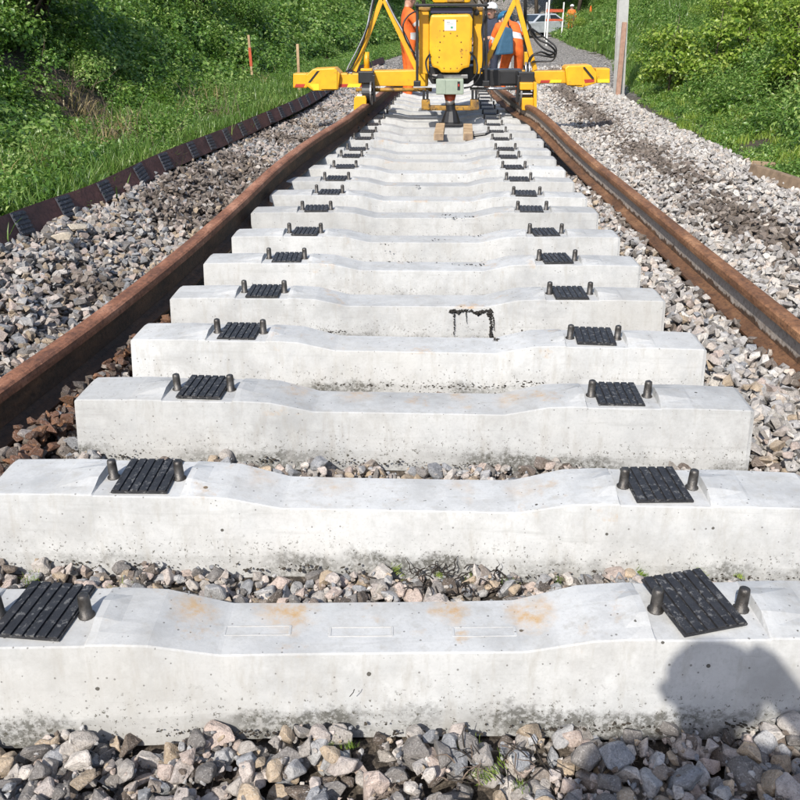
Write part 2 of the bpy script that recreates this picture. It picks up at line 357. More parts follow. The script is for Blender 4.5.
class MB:
    """Collects shapes; build() links them as one mesh object."""
    def __init__(s): s.v = []; s.f = []
    def add(s, vs, fs):
        k = len(s.v); s.v += [Vector(p) for p in vs]; s.f += [[i + k for i in f] for f in fs]; return s
    def box(s, c, d, rot=None):
        c = Vector(c); h = Vector(d) / 2
        q = [Vector((x * h.x, y * h.y, z * h.z)) for x in (-1, 1) for y in (-1, 1) for z in (-1, 1)]
        if rot is not None: q = [rot @ p for p in q]
        return s.add([p + c for p in q], [(0, 1, 3, 2), (4, 6, 7, 5), (0, 4, 5, 1), (2, 3, 7, 6), (0, 2, 6, 4), (1, 5, 7, 3)])
    def bar(s, a, b, w, h, up=(0, 0, 1)):
        a = Vector(a); b = Vector(b); d = (b - a).normalized(); u = Vector(up)
        x = d.cross(u).normalized(); u = x.cross(d)
        vs = [p + x * i * w / 2 + u * j * h / 2 for p in (a, b) for i, j in ((-1, -1), (1, -1), (1, 1), (-1, 1))]
        return s.add(vs, [(3, 2, 1, 0), (4, 5, 6, 7), (0, 1, 5, 4), (1, 2, 6, 5), (2, 3, 7, 6), (3, 0, 4, 7)])
    def tube(s, pts, r, n=8, caps=True):
        pts = [Vector(p) for p in pts]; rs = r if isinstance(r, (list, tuple)) else [r] * len(pts)
        vs = []; prev = None
        for i, p in enumerate(pts):
            d = (pts[min(i + 1, len(pts) - 1)] - pts[max(i - 1, 0)]).normalized()
            if prev is None: prev = d.orthogonal().normalized()
            x = (prev - d * prev.dot(d))
            x = x.normalized() if x.length > 1e-5 else d.orthogonal().normalized()
            prev = x; y = d.cross(x)
            vs += [p + (x * math.cos(2 * math.pi * k / n) + y * math.sin(2 * math.pi * k / n)) * rs[i] for k in range(n)]
        fs = [(i * n + k, i * n + (k + 1) % n, (i + 1) * n + (k + 1) % n, (i + 1) * n + k) for i in range(len(pts) - 1) for k in range(n)]
        if caps: fs += [tuple(reversed(range(n))), tuple(range((len(pts) - 1) * n, len(pts) * n))]
        return s.add(vs, fs)
    def prism(s, poly, y0, y1):                 # poly in x, z; extruded along y
        n = len(poly)
        vs = [(x, y0, z) for x, z in poly] + [(x, y1, z) for x, z in poly]
        fs = [tuple(range(n)), tuple(reversed(range(n, 2 * n)))] + [(i, i + n, (i + 1) % n + n, (i + 1) % n) for i in range(n)]
        return s.add(vs, fs)
    def build(s, name, mat, parent=None, bevel=0, flat=True, local=False):
        me = bpy.data.meshes.new(name)
        off = Vector((0, 0, 0))
        if parent is not None and not local:
            p = parent
            while p: off += p.location; p = p.parent
        me.from_pydata([v - off for v in s.v], [], s.f)
        bm = bmesh.new(); bm.from_mesh(me)
        bmesh.ops.recalc_face_normals(bm, faces=bm.faces)
        if bevel:
            es = [e for e in bm.edges if len(e.link_faces) == 2 and e.calc_face_angle(0) > 0.5]
            if es: bmesh.ops.bevel(bm, geom=es, offset=bevel, segments=2, affect='EDGES', profile=0.6)
        for f in bm.faces: f.smooth = not flat
        bm.to_mesh(me); bm.free()
        return mesh_obj(name, me, mat, parent)

def smooth_path(pts, n=8):
    """Catmull-Rom through pts."""
    pts = [Vector(p) for p in pts]; out = []
    for i in range(len(pts) - 1):
        a, b, c, d = pts[max(i - 1, 0)], pts[i], pts[i + 1], pts[min(i + 2, len(pts) - 1)]
        for k in range(n):
            t = k / n
            out.append(0.5 * ((2 * b) + (c - a) * t + (2 * a - 5 * b + 4 * c - d) * t * t + (3 * b - a - 3 * c + d) * t ** 3))
    return out + [pts[-1]]

def np_mesh(name, verts, tris, tint=None, flat=True):
    me = bpy.data.meshes.new(name)
    nv, nf = len(verts), len(tris)
    me.vertices.add(nv); me.vertices.foreach_set('co', np.ascontiguousarray(verts, np.float32).ravel())
    me.loops.add(nf * 3); me.loops.foreach_set('vertex_index', np.ascontiguousarray(tris, np.int32).ravel())
    me.polygons.add(nf); me.polygons.foreach_set('loop_start', np.arange(0, nf * 3, 3, dtype=np.int32))
    me.polygons.foreach_set('use_smooth', np.full(nf, not flat, bool))
    if tint is not None:
        if tint.ndim == 1:
            a = me.attributes.new('tint', 'FLOAT', 'POINT'); a.data.foreach_set('value', tint.astype(np.float32))
        else:
            a = me.attributes.new('tint', 'FLOAT_COLOR', 'POINT')
            a.data.foreach_set('color', np.c_[tint, np.ones(len(tint))].astype(np.float32).ravel())
    me.update(calc_edges=True); me.validate()
    return me

# ------------------------------------------------------------------ ground
def grid_mesh(name, xs, ys, zf):
    X, Y = np.meshgrid(xs, ys); Z = zf(X, Y)
    v = np.stack([X, Y, Z], -1).reshape(-1, 3); nx = len(xs)
    i, j = np.meshgrid(np.arange(nx - 1), np.arange(len(ys) - 1)); a = (j * nx + i).ravel()
    t = np.concatenate([np.stack([a, a + 1, a + nx + 1], 1), np.stack([a, a + nx + 1, a + nx], 1)])
    return np_mesh(name, v, t, flat=False)
xs = np.concatenate([np.linspace(-160, -14, 18), np.linspace(-13, 13, 131), np.linspace(14, 160, 18)])
ys = np.concatenate([np.linspace(-60, -3, 14), np.linspace(-2, 40, 169), np.linspace(41, 220, 60)])
tag(mesh_obj('ground', grid_mesh('ground', xs, ys, lambda x, y: terrain(x, y) - 0.055 - .06 * smooth(2.3, 1.8, np.abs(x - curve(y)))), M['soil']), kind='structure')
ysb = np.concatenate([np.linspace(-4, 30, 120), np.linspace(31, 110, 60)])
U, YB = np.meshgrid(np.linspace(0, 1, 40), ysb)
U = -2.75 + U * (6.0 + 1.2 * np.exp(-((YB - 30) / 13) ** 2))
bv = np.stack([U + curve(YB), YB, terrain(U + curve(YB), YB) - 0.035 - .024 * smooth(1.55, 1.2, np.abs(U)) - .02 * smooth(1.5, 1.3, YB)], -1).reshape(-1, 3)
i_, j_ = np.meshgrid(np.arange(39), np.arange(len(ysb) - 1)); a_ = (j_ * 40 + i_).ravel()
bed = mesh_obj('ballast_bed', np_mesh('ballast_bed', bv, np.concatenate([np.stack([a_, a_ + 1, a_ + 41], 1), np.stack([a_, a_ + 41, a_ + 40], 1)]), flat=False), M['bed'])
tag(bed, kind='structure')

# ------------------------------------------------------------------ concrete sleepers
SY = [1.49, 2.08, 2.70, 3.28, 3.89, 4.475, 5.10, 5.76, 6.35, 6.93, 7.51, 8.13, 8.62, 9.30, 9.95, 10.6]
while len(SY) < 40: SY.append(SY[-1] + 0.605)
NTH = ['nearest', 'second', 'third', 'fourth', 'fifth', 'sixth', 'seventh', 'eighth', 'ninth', 'tenth', 'eleventh', 'twelfth', 'thirteenth', 'fourteenth',
       'fifteenth', 'sixteenth', 'seventeenth', 'eighteenth', 'nineteenth', 'twentieth']
TENS = {2: 'twenty', 3: 'thirty'}
def nth(i):
    if i < 20: return NTH[i]
    k = i + 1; t, r = divmod(k, 10)
    return (TENS.get(t, 'forty') + '-' + ['', 'first'][r] if r == 1 else TENS.get(t, 'forty') + '-' + NTH[r - 1]) if r else {3: 'thirtieth', 4: 'fortieth'}[t]

SEAT = 0.752                                     # rail seat, from the middle of the sleeper
def sleeper_body():
    # stations along the length: x, top height, raised lip on the crown, half width of the base, half width of the top
    half = [(0, .160, 0, .122, .088), (.18, .160, 0, .122, .088), (.335, .1605, 0, .124, .090), (.345, .162, 0, .1245, .0905), (.475, .193, 0, .136, .098), (.49, .1965, 0, .137, .099),
            (.565, .201, .004, .139, .100), (.605, .202, .016, .140, .101), (.622, .202, .017, .140, .101), (.627, .199, -.001, .140, .101), (.752, .199, 0, .141, .102),
            (.877, .199, -.001, .141, .102), (.882, .202, .017, .141, .102), (.905, .202, .016, .141, .102), (.99, .203, .003, .141, .102), (1.0, .202, .001, .141, .102),
            (1.185, .198, 0, .140, .100), (1.200, .190, 0, .136, .094)]
    st = [(-a, b, c, d, e) for a, b, c, d, e in reversed(half[1:])] + half
    mb = MB(); vs = []
    for x, z, lip, wb, wt in st:
        ch = .004
        sec = [(-wb - .004, -.055), (-wb + .003, .02), (-wt - .002, z - ch), (-wt + .002, z - .001), (-wt + .035, z + lip * .35), (-wt * .3, z + lip), (wt * .3, z + lip), (wt - .035, z + lip * .35),
               (wt - .002, z - .001), (wt + .002, z - ch), (wb - .003, .02), (wb + .004, -.055)]
        vs += [(x, y, zz) for y, zz in sec]
    n = 12; fs = []
    for i in range(len(st) - 1):
        for k in range(n): fs.append((i * n + k, i * n + (k + 1) % n, (i + 1) * n + (k + 1) % n, (i + 1) * n + k))
    fs += [tuple(range(n)), tuple(range((len(st) - 1) * n, len(st) * n))]
    return mb.add(vs, fs)
def stud():
    mb = MB(); pts = [(0, 0, -.004), (0, 0, .002), (0, 0, .004), (0, 0, .049), (0, 0, .057), (0, 0, .060)]
    return mb.tube(pts, [.019, .019, .0140, .0132, .0120, .007], 12)

s_root = empty('concrete_sleeper')
sleeper_body().build('body', M['concrete'], s_root, local=True)
stud_me = None
for sx in (-1, 1):
    for dx in (-.099, .099):
        if stud_me is None:
            o = stud().build('fastening_stud', M['iron'], s_root, local=True, flat=False); stud_me = o.data
            md = stud_me
        else: o = mesh_obj('fastening_stud', stud_me, None, s_root)
        o.location = (sx * SEAT + dx, 0.0, .1995); o.rotation_euler = (0, 0, sx * 0.4)
# loose rail pad: thin rubber sheet with six raised ribs lengthwise
def make_pad():
    r = empty('rail_pad')
    MB().box((0, 0, .003), (.162, .186, .006)).build('sheet', M['rubber'], r, bevel=.0012, local=True)
    rib = None
    for k in range(6):
        if rib is None: o = MB().box((0, 0, .0025), (.0205, .184, .005)).build('rib', M['rubber'], r, bevel=.001, local=True); rib = o.data
        else: o = mesh_obj('rib', rib, None, r)
        o.location = ((k - 2.5) * .0268, 0, .0062)
    return r
pad0 = make_pad()

sleepers = []; first_pad = True
yaws = [3.6, .7, .1, .5, 1.6, 2.2, 1.6, 1.8, 1.5, 1.0, 1.6, .6, 3.0, .9, 1.2, .4]
pal = random.Random(3)
for i, y in enumerate(SY):
    s = s_root if i == 0 else copy_tree(s_root)
    c = float(curve(y)); slope = (float(curve(y + .1)) - c) / .1
    yaw = R(yaws[i] if i < len(yaws) else pal.uniform(-.6, 1.2)) - math.atan(slope)
    x = c + (-0.04 if i == 0 else pal.uniform(-.012, .012))
    s.location = (x, y, pal.uniform(-.006, .004) if i else 0); s.rotation_euler = (R(pal.uniform(-.5, .5)), R(pal.uniform(-.25, .25)), yaw)
    extra = {0: ', orange rust blots on its top', 4: ', black tar drips running down its face', 12: ', lying crooked and close to the one before'}.get(i, '')
    tag(s, ('nearest pale concrete sleeper at the bottom of the picture' if i == 0 else f'{nth(i)} pale concrete sleeper counted from the front') + extra, 'sleeper', 'concrete sleepers laid across the track')
    sleepers.append(s)
    [ch for ch in s.children if ch.name.startswith('body')][0]['ochre'] = {0: 1.0, 2: .55, 1: .35}.get(i, 0.0)
    for side, sx in (('left', -1), ('right', 1)):
        if i > 26: continue
        p = pad0 if first_pad else copy_tree(pad0); first_pad = False
        loc = Matrix.Rotation(yaw, 3, 'Z') @ Vector((sx * SEAT + pal.uniform(-.006, .006), pal.uniform(-.012, .012), 0))
        p.location = (x + loc.x, y + loc.y, s.location.z + .2005)
        p.rotation_euler = (0, 0, yaw + R(pal.uniform(-4, 4)))
        look = f'black ribbed rail pad on the {side} seat of the {nth(i)} sleeper'
        if i == 0 and sx > 0:
            p.location.z += .012; p.location.y += .020; p.location.x -= .008
            p.rotation_euler = (R(5), R(1.5), yaw + R(15)); look = 'large black ribbed rail pad lying askew on the right of the nearest sleeper'
        if i == 0 and sx < 0:
            p.location.y += .012; p.rotation_euler.z = yaw - R(7); look = 'black ribbed rail pad with chalky streaks, left seat of the nearest sleeper'
        tag(p, look, 'rail pad', 'rail pads on the sleepers')

# ------------------------------------------------------------------ rails
PROF = {'foot': [(-.070, 0), (.070, 0), (.070, .011), (.030, .021), (.014, .030), (-.014, .030), (-.030, .021), (-.070, .011)],
        'web': [(-.012, .028), (.012, .028), (.010, .050), (.010, .090), (.012, .112), (-.012, .112), (-.010, .090), (-.010, .050)],
        'head': [(-.034, .120), (-.010, .110), (.010, .110), (.034, .120), (.0355, .135), (.034, .150), (.026, .157), (.010, .159), (-.010, .159), (-.026, .157), (-.034, .150), (-.0355, .135)]}
PROF = {k: [(a * 1.19, h * 1.19) for a, h in v] for k, v in PROF.items()}
def sweep(prof, path, roll=0.0):
    vs = []; pr = []; n = len(prof)
    cr, sr = math.cos(roll), math.sin(roll)
    for i, p in enumerate(path):
        d = (path[min(i + 1, len(path) - 1)] - path[max(i - 1, 0)]).normalized()
        x = d.cross(Vector((0, 0, 1))).normalized(); u = x.cross(d)
        for a, h in prof:
            a2, h2 = a * cr - h * sr, a * sr + h * cr
            vs.append(p + x * a2 + u * h2); pr.append(h)
    fs = [(i * n + k, i * n + (k + 1) % n, (i + 1) * n + (k + 1) % n, (i + 1) * n + k) for i in range(len(path) - 1) for k in range(n)]
    fs += [tuple(range(n)), tuple(range((len(path) - 1) * n, len(path) * n))]
    return vs, fs, pr
def make_rail(path, mats, label, group, roll=0.0):
    root = empty('rail', path[0])
    for part in ('foot', 'web', 'head'):
        vs, fs, pr = sweep(PROF[part], path, roll)
        mb = MB().add(vs, fs); o = mb.build(part, mats[part], root)
        a = o.data.attributes.new('prof', 'FLOAT', 'POINT'); a.data.foreach_set('value', pr)
    return tag(root, label, 'rail', group)
far = [(y, float(curve(y))) for y in (16, 18, 20, 23, 26, 30, 34, 40, 50, 64)]
lp = [(-1.90, -1.5, .0), (-1.68, 1.0, 0), (-1.56, 2.5, 0), (-1.46, 3.5, .005), (-1.37, 4.6, .035), (-1.29, 5.6, .09), (-1.21, 6.7, .16), (-1.10, 7.9, .203), (-.965, 9.4, .208), (-.87, 11.2, .208), (-.80, 12.6, .208), (-.74, 14.2, .208)]
lp += [(c - .752, y, .206) for y, c in far]
rp = [(1.90, -1.5, .0), (1.80, 1.2, .0), (1.72, 3.3, .0), (1.67, 4.6, .0), (1.585, 6.6, .01), (1.51, 7.8, .03), (1.42, 8.8, .085), (1.32, 9.9, .165), (1.24, 10.7, .205), (1.16, 11.3, .208), (1.08, 12.4, .208), (1.0, 14.2, .208)]
rp += [(c + (.86 if y < 17 else .752), y, .206) for y, c in far]
make_rail(smooth_path(lp, 6), {'foot': M['rust_web'], 'web': M['rust_web'], 'head': M['rust']}, 'long rusty brown rail lying along the left ends of the sleepers', 'new rails waiting beside the sleepers')
make_rail(smooth_path(rp, 6), {'foot': M['rust_foot'], 'web': M['rust_web_pale'], 'head': M['rust_orange']}, 'long orange-brown rail with a pale web lying right of the sleepers', 'new rails waiting beside the sleepers')
# old rail tipped on its side at the edge of the left ballast: its underside faces the track
op = [P(px, py, z=.20) for px, py in ((-60, 275), (0, 243), (53, 216), (98, 197), (157, 171), (187, 158), (250, 128), (310, 100))]
op = [Vector((p.x, p.y, .235 + .02 * math.sin(k * 1.7))) for k, p in enumerate(op)]
op += [Vector((op[-1].x + .05, op[-1].y + 6, .22)), Vector((op[-1].x + .4, op[-1].y + 12, .22))]
opath = smooth_path(op, 8)
old = make_rail(opath, {k: M['rust_old'] for k in PROF}, 'old dark brown rail tipped on its side below the left bank', None, roll=R(112))
cum = [0]
for a, b in zip(opath, opath[1:]): cum.append(cum[-1] + (b - a).length)
def along(path, cum, s):
    for k in range(len(path) - 1):
        if cum[k + 1] >= s: break
    t = (s - cum[k]) / (cum[k + 1] - cum[k]); return path[k].lerp(path[k + 1], t), (path[k + 1] - path[k]).normalized()
s_ = .34; k_ = 0; opad = orib = None
while s_ < cum[-1] - .5 and k_ < 24:
    c, d = along(opath, cum, s_ + pal.uniform(-.05, .05))
    x = d.cross(Vector((0, 0, 1))).normalized(); u = x.cross(d)
    rl = R(112); ax = x * math.cos(rl) + u * math.sin(rl); nrm = -(-x * math.sin(rl) + u * math.cos(rl))   # ax across the foot, nrm out of its underside
    if opad is None: o = MB().box((0, 0, .004), (.150, .168, .008)).build('stuck_pad', M['pad_old'], old, bevel=.0015, local=True); opad = o.data
    else: o = mesh_obj('stuck_pad', opad, None, old)
    mat4 = Matrix((ax, d, nrm)).transposed().to_4x4(); mat4.translation = c + nrm * .0015 - old.location
    tilt = Matrix.Rotation(R(pal.uniform(-6, 6)), 4, 'Z'); o.matrix_local = mat4 @ tilt
    for q in range(5):
        if orib is None: r_ = MB().box((0, 0, .0035), (.017, .164, .007)).build('rib', M['pad_old'], o, bevel=.0015, local=True); orib = r_.data
        else: r_ = mesh_obj('rib', orib, None, o)
        r_.location = ((q - 2) * .029, 0, .0082)
    s_ += .61; k_ += 1

# ------------------------------------------------------------------ ballast stones
def rock_variants(n, pts, bevel):
    out = []
    for k in range(n):
        r = np.random.default_rng(100 + k + pts)
        bm = bmesh.new()
        p = r.normal(size=(pts, 3)); p /= np.linalg.norm(p, axis=1)[:, None]
        p *= r.uniform(.82, 1.08, (pts, 1)); p *= np.array([1.0, r.uniform(.68, .95), r.uniform(.5, .78)])
        vs = [bm.verts.new(q) for q in p]
        res = bmesh.ops.convex_hull(bm, input=vs)
        bmesh.ops.delete(bm, geom=[v for v in bm.verts if not v.link_faces], context='VERTS')
        bmesh.ops.dissolve_limit(bm, angle_limit=R(14), verts=bm.verts, edges=bm.edges)
        if bevel: bmesh.ops.bevel(bm, geom=list(bm.edges), offset=.065, segments=1, affect='EDGES', profile=.5)
        bmesh.ops.triangulate(bm, faces=bm.faces)
        bm.verts.index_update()
        v = np.array([q.co for q in bm.verts]); v /= np.abs(v).max()
        t = np.array([[w.index for w in f.verts] for f in bm.faces]); bm.free()
        out.append((v, t))
    return out
ROCK = rock_variants(14, 11, False); ROCK_NEAR = rock_variants(18, 13, True)
HF0X, HF0Y, HFS = -2.9, -.2, .013
hf = np.zeros((int(28 / HFS), int(7.4 / HFS)), np.float32) - .035
gx = HF0X + np.arange(hf.shape[1]) * HFS; gy = HF0Y + np.arange(hf.shape[0]) * HFS
for j in range(0, hf.shape[0], 200):
    yy = gy[j:j + 200]; hf[j:j + 200] = terrain(gx[None, :] + 0 * yy[:, None], yy[:, None]) - .035 - .026 * smooth(1.55, 1.2, np.abs(gx))[None, :] - .018 * smooth(1.5, 1.3, yy)[:, None]
opx = np.array([p.x for p in opath]) - .02; opy = np.array([p.y for p in opath])
slp = np.array([(s.location.x, s.location.y, s.rotation_euler.z) for s in sleepers])
lpa = np.array([(p.x, p.y, p.z) for p in smooth_path(lp, 6)]); rpa = np.array([(p.x, p.y, p.z) for p in smooth_path(rp, 6)])
def blocked(x, y, r):
    k = np.clip(np.searchsorted(slp[:, 1], y), 0, len(slp) - 1); bad = np.zeros(len(x), bool)
    for kk in (np.maximum(k - 1, 0), k):
        dx = x - slp[kk, 0]; dy = y - slp[kk, 1]; c, s = np.cos(slp[kk, 2]), np.sin(slp[kk, 2])
        lx = dx * c + dy * s; ly = -dx * s + dy * c
        bad |= (np.abs(lx) < 1.2 + r * .62) & (np.abs(ly) < .136 + r * .55)
    bad |= (x < np.interp(y, opy, opx) + r * .6) & (y < opy[-1])
    for pa in (lpa, rpa):
        rx = np.interp(y, pa[:, 1], pa[:, 0]); bad |= np.abs(x - rx) < .088 + r * .8
    return bad
PAL_MIX = np.array([(.37, .30, .26), (.31, .305, .30), (.21, .215, .225), (.42, .385, .35), (.33, .26, .185), (.28, .255, .23), (.36, .315, .285), (.15, .138, .128)])
PAL_PALE = np.array([(.42, .39, .355), (.37, .355, .34), (.46, .435, .40), (.32, .305, .29), (.41, .355, .305), (.27, .25, .235)])
PAL_DIRT = np.array([(.11, .085, .066), (.15, .12, .10), (.085, .068, .055), (.19, .16, .135)])
PAL_RUST = np.array([(.13, .060, .032), (.09, .045, .026), (.18, .085, .04), (.07, .05, .038)])
def palette(x, y, r):
    u = x - curve(y); n = len(x)
    c = PAL_MIX[r.integers(0, len(PAL_MIX), n)].copy()
    c[u < -1.2] *= .88; c[np.abs(u) < 1.3] *= 1.08
    pale = (u > 1.1) & (r.random(n) < smooth(1.1, 1.8, u) * .95 + .25); c[pale] = PAL_PALE[r.integers(0, len(PAL_PALE), n)][pale]
    streak = 2.40 + .16 * (vnoise(x * 0, y, .45, 5) - .5)
    k = np.exp(-((u - streak) / .24) ** 2) * (.45 + .55 * smooth(.2, .5, vnoise(x, y, 1.3, 9))) * 1.15
    k = np.maximum(k, .8 * (vnoise(x, y, 1.6, 12) > .66) * (u < -1.5))
    k = np.maximum(k, .22 * (np.abs(u) < 1.3))
    k = np.maximum(k, .85 * ((u < -1.15) & (np.abs(x - np.interp(y, lpa[:, 1], lpa[:, 0]) - .17) < .13)))
    k = np.maximum(k, .55 * ((u > 1.2) & (np.abs(x - np.interp(y, rpa[:, 1], rpa[:, 0]) + .13) < .05)))
    d = r.random(n) < k; c[d] = PAL_DIRT[r.integers(0, len(PAL_DIRT), n)][d]
    rb = (np.abs(x - np.interp(y, lpa[:, 1], lpa[:, 0]) - .15) < .11) & (y < 8) & (r.random(n) < .75); c[rb] = PAL_RUST[r.integers(0, 4, n)][rb]
    return c * r.uniform(.8, 1.15, (n, 1))
def rand_rot(n, r, tilt):
    a = r.uniform(0, 2 * np.pi, n); t = r.normal(0, tilt, n); b = r.normal(0, tilt, n)
    ca, sa, ct, st, cb, sb = np.cos(a), np.sin(a), np.cos(t), np.sin(t), np.cos(b), np.sin(b)
    Z = np.zeros(n); O = np.ones(n)
    Rz = np.stack([np.stack([ca, -sa, Z], -1), np.stack([sa, ca, Z], -1), np.stack([Z, Z, O], -1)], 1)
    Rx = np.stack([np.stack([O, Z, Z], -1), np.stack([Z, ct, -st], -1), np.stack([Z, st, ct], -1)], 1)
    Ry = np.stack([np.stack([cb, Z, sb], -1), np.stack([Z, O, Z], -1), np.stack([-sb, Z, cb], -1)], 1)
    return Rx @ Ry @ Rz
def drop(x, y, r):
    """Lay stones one after the other on the height field; returns their centre heights."""
    z = np.zeros(len(x))
    for i in range(len(x)):
        w = max(1, int(r[i] * .8 / HFS)); cx = int((x[i] - HF0X) / HFS); cy = int((y[i] - HF0Y) / HFS)
        a = hf[max(cy - w, 0):cy + w + 1, max(cx - w, 0):cx + w + 1]
        if a.size == 0: z[i] = tz(x[i], y[i]); continue
        zz = .45 * float(a.mean()) + .55 * float(a.max()) + r[i] * .18
        z[i] = zz; np.maximum(a, zz + r[i] * .42, out=a)
    return z
ZONES = [  # u0, u1, y0, y1, per m2, radius range
    (-1.7, 1.75, 1.0, 1.40, 1500, .015, .041), (-1.6, 1.75, 1.40, 4.0, 1400, .014, .036), (-1.5, 1.7, 4.0, 8.2, 560, .022, .036),
    (-2.78, -1.3, 2.2, 8.0, 1150, .020, .036), (1.25, 3.25, 2.4, 8.0, 1150, .020, .037),
    (-2.75, -1.0, 8.0, 14.5, 720, .023, .038), (1.15, 3.25, 8.0, 14.5, 720, .023, .039), (-2.7, -.9, 14.5, 24, 230, .034, .055), (.95, 3.3, 14.5, 26, 230, .034, .055)]
allp = []
for u0, u1, y0, y1, dens, r0, r1 in ZONES:
    n = int((u1 - u0) * (y1 - y0) * dens)
    x = rng.uniform(u0, u1, n); y = rng.uniform(y0, y1, n); r = r0 + (r1 - r0) * rng.beta(1.6, 2.2, n)
    x = x + curve(y)
    rail_x = np.interp(y, lpa[:, 1], lpa[:, 0])
    # seen from the camera: skip what could only lie under the sleepers or rails
    ok = ~blocked(x, y, r); x, y, r = x[ok], y[ok], r[ok]
    if y0 > 7.9:
        z = terrain(x, y) - .03 + rng.uniform(0, .045, len(x))
    else: z = drop(x, y, r)
    allp.append((x, y, z, r))
n = 17000; x = rng.uniform(-1.3, 1.4, n); y = rng.uniform(1.05, 2.6, n); r = rng.uniform(.004, .010, n); ok = ~blocked(x, y, r); x, y, r = x[ok], y[ok], r[ok]
allp.append((x, y, hf[((y - HF0Y) / HFS).astype(int), ((x - HF0X) / HFS).astype(int)] - rng.uniform(0, .03, len(x)), r))
SX = np.concatenate([a[0] for a in allp]); SYY = np.concatenate([a[1] for a in allp]); SZ = np.concatenate([a[2] for a in allp]); SR = np.concatenate([a[3] for a in allp])
cap = terrain(SX, SYY) + np.where(np.abs(SX) < 1.3, .016, .065); ok = SZ < cap; SX, SYY, SZ, SR = SX[ok], SYY[ok], SZ[ok], SR[ok]
SC = palette(SX, SYY, rng)
ROT = rand_rot(len(SX), rng, .55)
# which ones show largest: inside the frame and closest
dirv = np.stack([SX - CAM.x, SYY, SZ - CAM.z], 1)
fwd = np.array([-math.sin(YAW) * math.cos(TH), math.cos(YAW) * math.cos(TH), -math.sin(TH)]); rgt = np.array([math.cos(YAW), math.sin(YAW), 0]); upv = np.cross(rgt, fwd)
dep = dirv @ fwd; ppx = 400 + FPX * (dirv @ rgt) / dep; ppy = 400 - FPX * (dirv @ upv) / dep
inside = (ppx > -20) & (ppx < 820) & (ppy < 825) & (ppy > 0)
surf = SZ > terrain(SX, SYY) - .030
score = np.where(inside & surf, SR / dep, 0)
order = np.argsort(-score); single = order[:300]; is_single = np.zeros(len(SX), bool); is_single[single] = True
def stone_mesh(name, idx, rocks):
    V, T, C = [], [], []; k = 0
    which = rng.integers(0, len(rocks), len(idx))
    for q in range(len(rocks)):
        s = idx[which == q]
        if not len(s): continue
        v, t = rocks[q]
        w = np.einsum('nij,vj->nvi', ROT[s], v) * SR[s][:, None, None] * 1.12 + np.stack([SX[s], SYY[s], SZ[s]], 1)[:, None, :]
        V.append(w.reshape(-1, 3)); T.append((t[None] + (np.arange(len(s)) * len(v))[:, None, None] + k).reshape(-1, 3))
        C.append(np.repeat(SC[s], len(v), 0)); k += len(s) * len(v)
    return np_mesh(name, np.concatenate(V), np.concatenate(T), np.concatenate(C))
rest = np.where(~is_single)[0]
near_rest = rest[(SYY[rest] < 2.6)]; far_rest = rest[(SYY[rest] >= 2.6)]
st = mesh_obj('ballast_stones', stone_mesh('ballast_stones', near_rest, ROCK_NEAR), M['stone'], bed); st['kind'] = 'stuff'
st = mesh_obj('ballast_stones', stone_mesh('ballast_stones', far_rest, ROCK), M['stone'], bed); st['kind'] = 'stuff'
tint_meshes = {}
for s in single:                                  # the 300 largest in view, each an object; meshes shared by shape and tone
    q = int(rng.integers(0, len(ROCK_NEAR))); ci = int(np.argmin(((PAL_MIX - SC[s]) ** 2).sum(1)))
    if rng.random() < .5: ci = int(rng.integers(0, len(PAL_MIX)))
    if (q, ci) not in tint_meshes:
        v, t = ROCK_NEAR[q]; me = np_mesh('stone', v * 1.12, t, np.tile(PAL_MIX[ci] * rng.uniform(.85, 1.15), (len(v), 1))); me.materials.append(M['stone']); tint_meshes[(q, ci)] = me
    o = mesh_obj('stone', tint_meshes[(q, ci)], None, bed)
    m4 = Matrix(ROT[s].tolist()).to_4x4() @ Matrix.Scale(float(SR[s]), 4); m4.translation = (float(SX[s]), float(SYY[s]), float(SZ[s])); o.matrix_local = m4

# ------------------------------------------------------------------ vegetation: leaves and blades as small faces
def leaves(pos, nrm, size, r, wide=.62, droop=.18):
    """Folded leaves of four triangles each; returns verts, tris, tint."""
    n = len(pos); nrm = nrm / (np.linalg.norm(nrm, axis=1)[:, None] + 1e-9)
    t = r.normal(size=(n, 3)); t -= (t * nrm).sum(1)[:, None] * nrm; t /= np.linalg.norm(t, axis=1)[:, None]
    s = np.cross(nrm, t); L = size[:, None]
    w = L * wide * .5
    v = np.stack([pos, pos + t * L * .45 + s * w + nrm * L * .10, pos + t * L * .5, pos + t * L - nrm * L * droop, pos + t * L * .45 - s * w + nrm * L * .10], 1)
    f = np.array([(0, 2, 1), (1, 2, 3), (0, 4, 2), (2, 4, 3)])
    tris = (f[None] + (np.arange(n) * 5)[:, None, None]).reshape(-1, 3)
    return v.reshape(-1, 3), tris, np.repeat(r.random(n), 5)
def clump_mesh(name, seed, n, rad, lo, hi, tall=.8, wide=.62):
    r = np.random.default_rng(seed)
    d = r.normal(size=(n, 3)); d[:, 2] = np.abs(d[:, 2]) * .9 - .1; d /= np.linalg.norm(d, axis=1)[:, None]
    lump = 1 + .30 * np.sin(d[:, 0] * 5 + seed) * np.cos(d[:, 1] * 4 - seed)
    p = d * (rad * lump * r.uniform(.45, 1.05, n) ** .6)[:, None]; p[:, 2] *= tall
    nn = d * .8 + np.array([0, 0, .7]) + r.normal(size=(n, 3)) * .55
    return np_mesh(name, *leaves(p, nn, r.uniform(lo, hi, n), r, wide), flat=False)
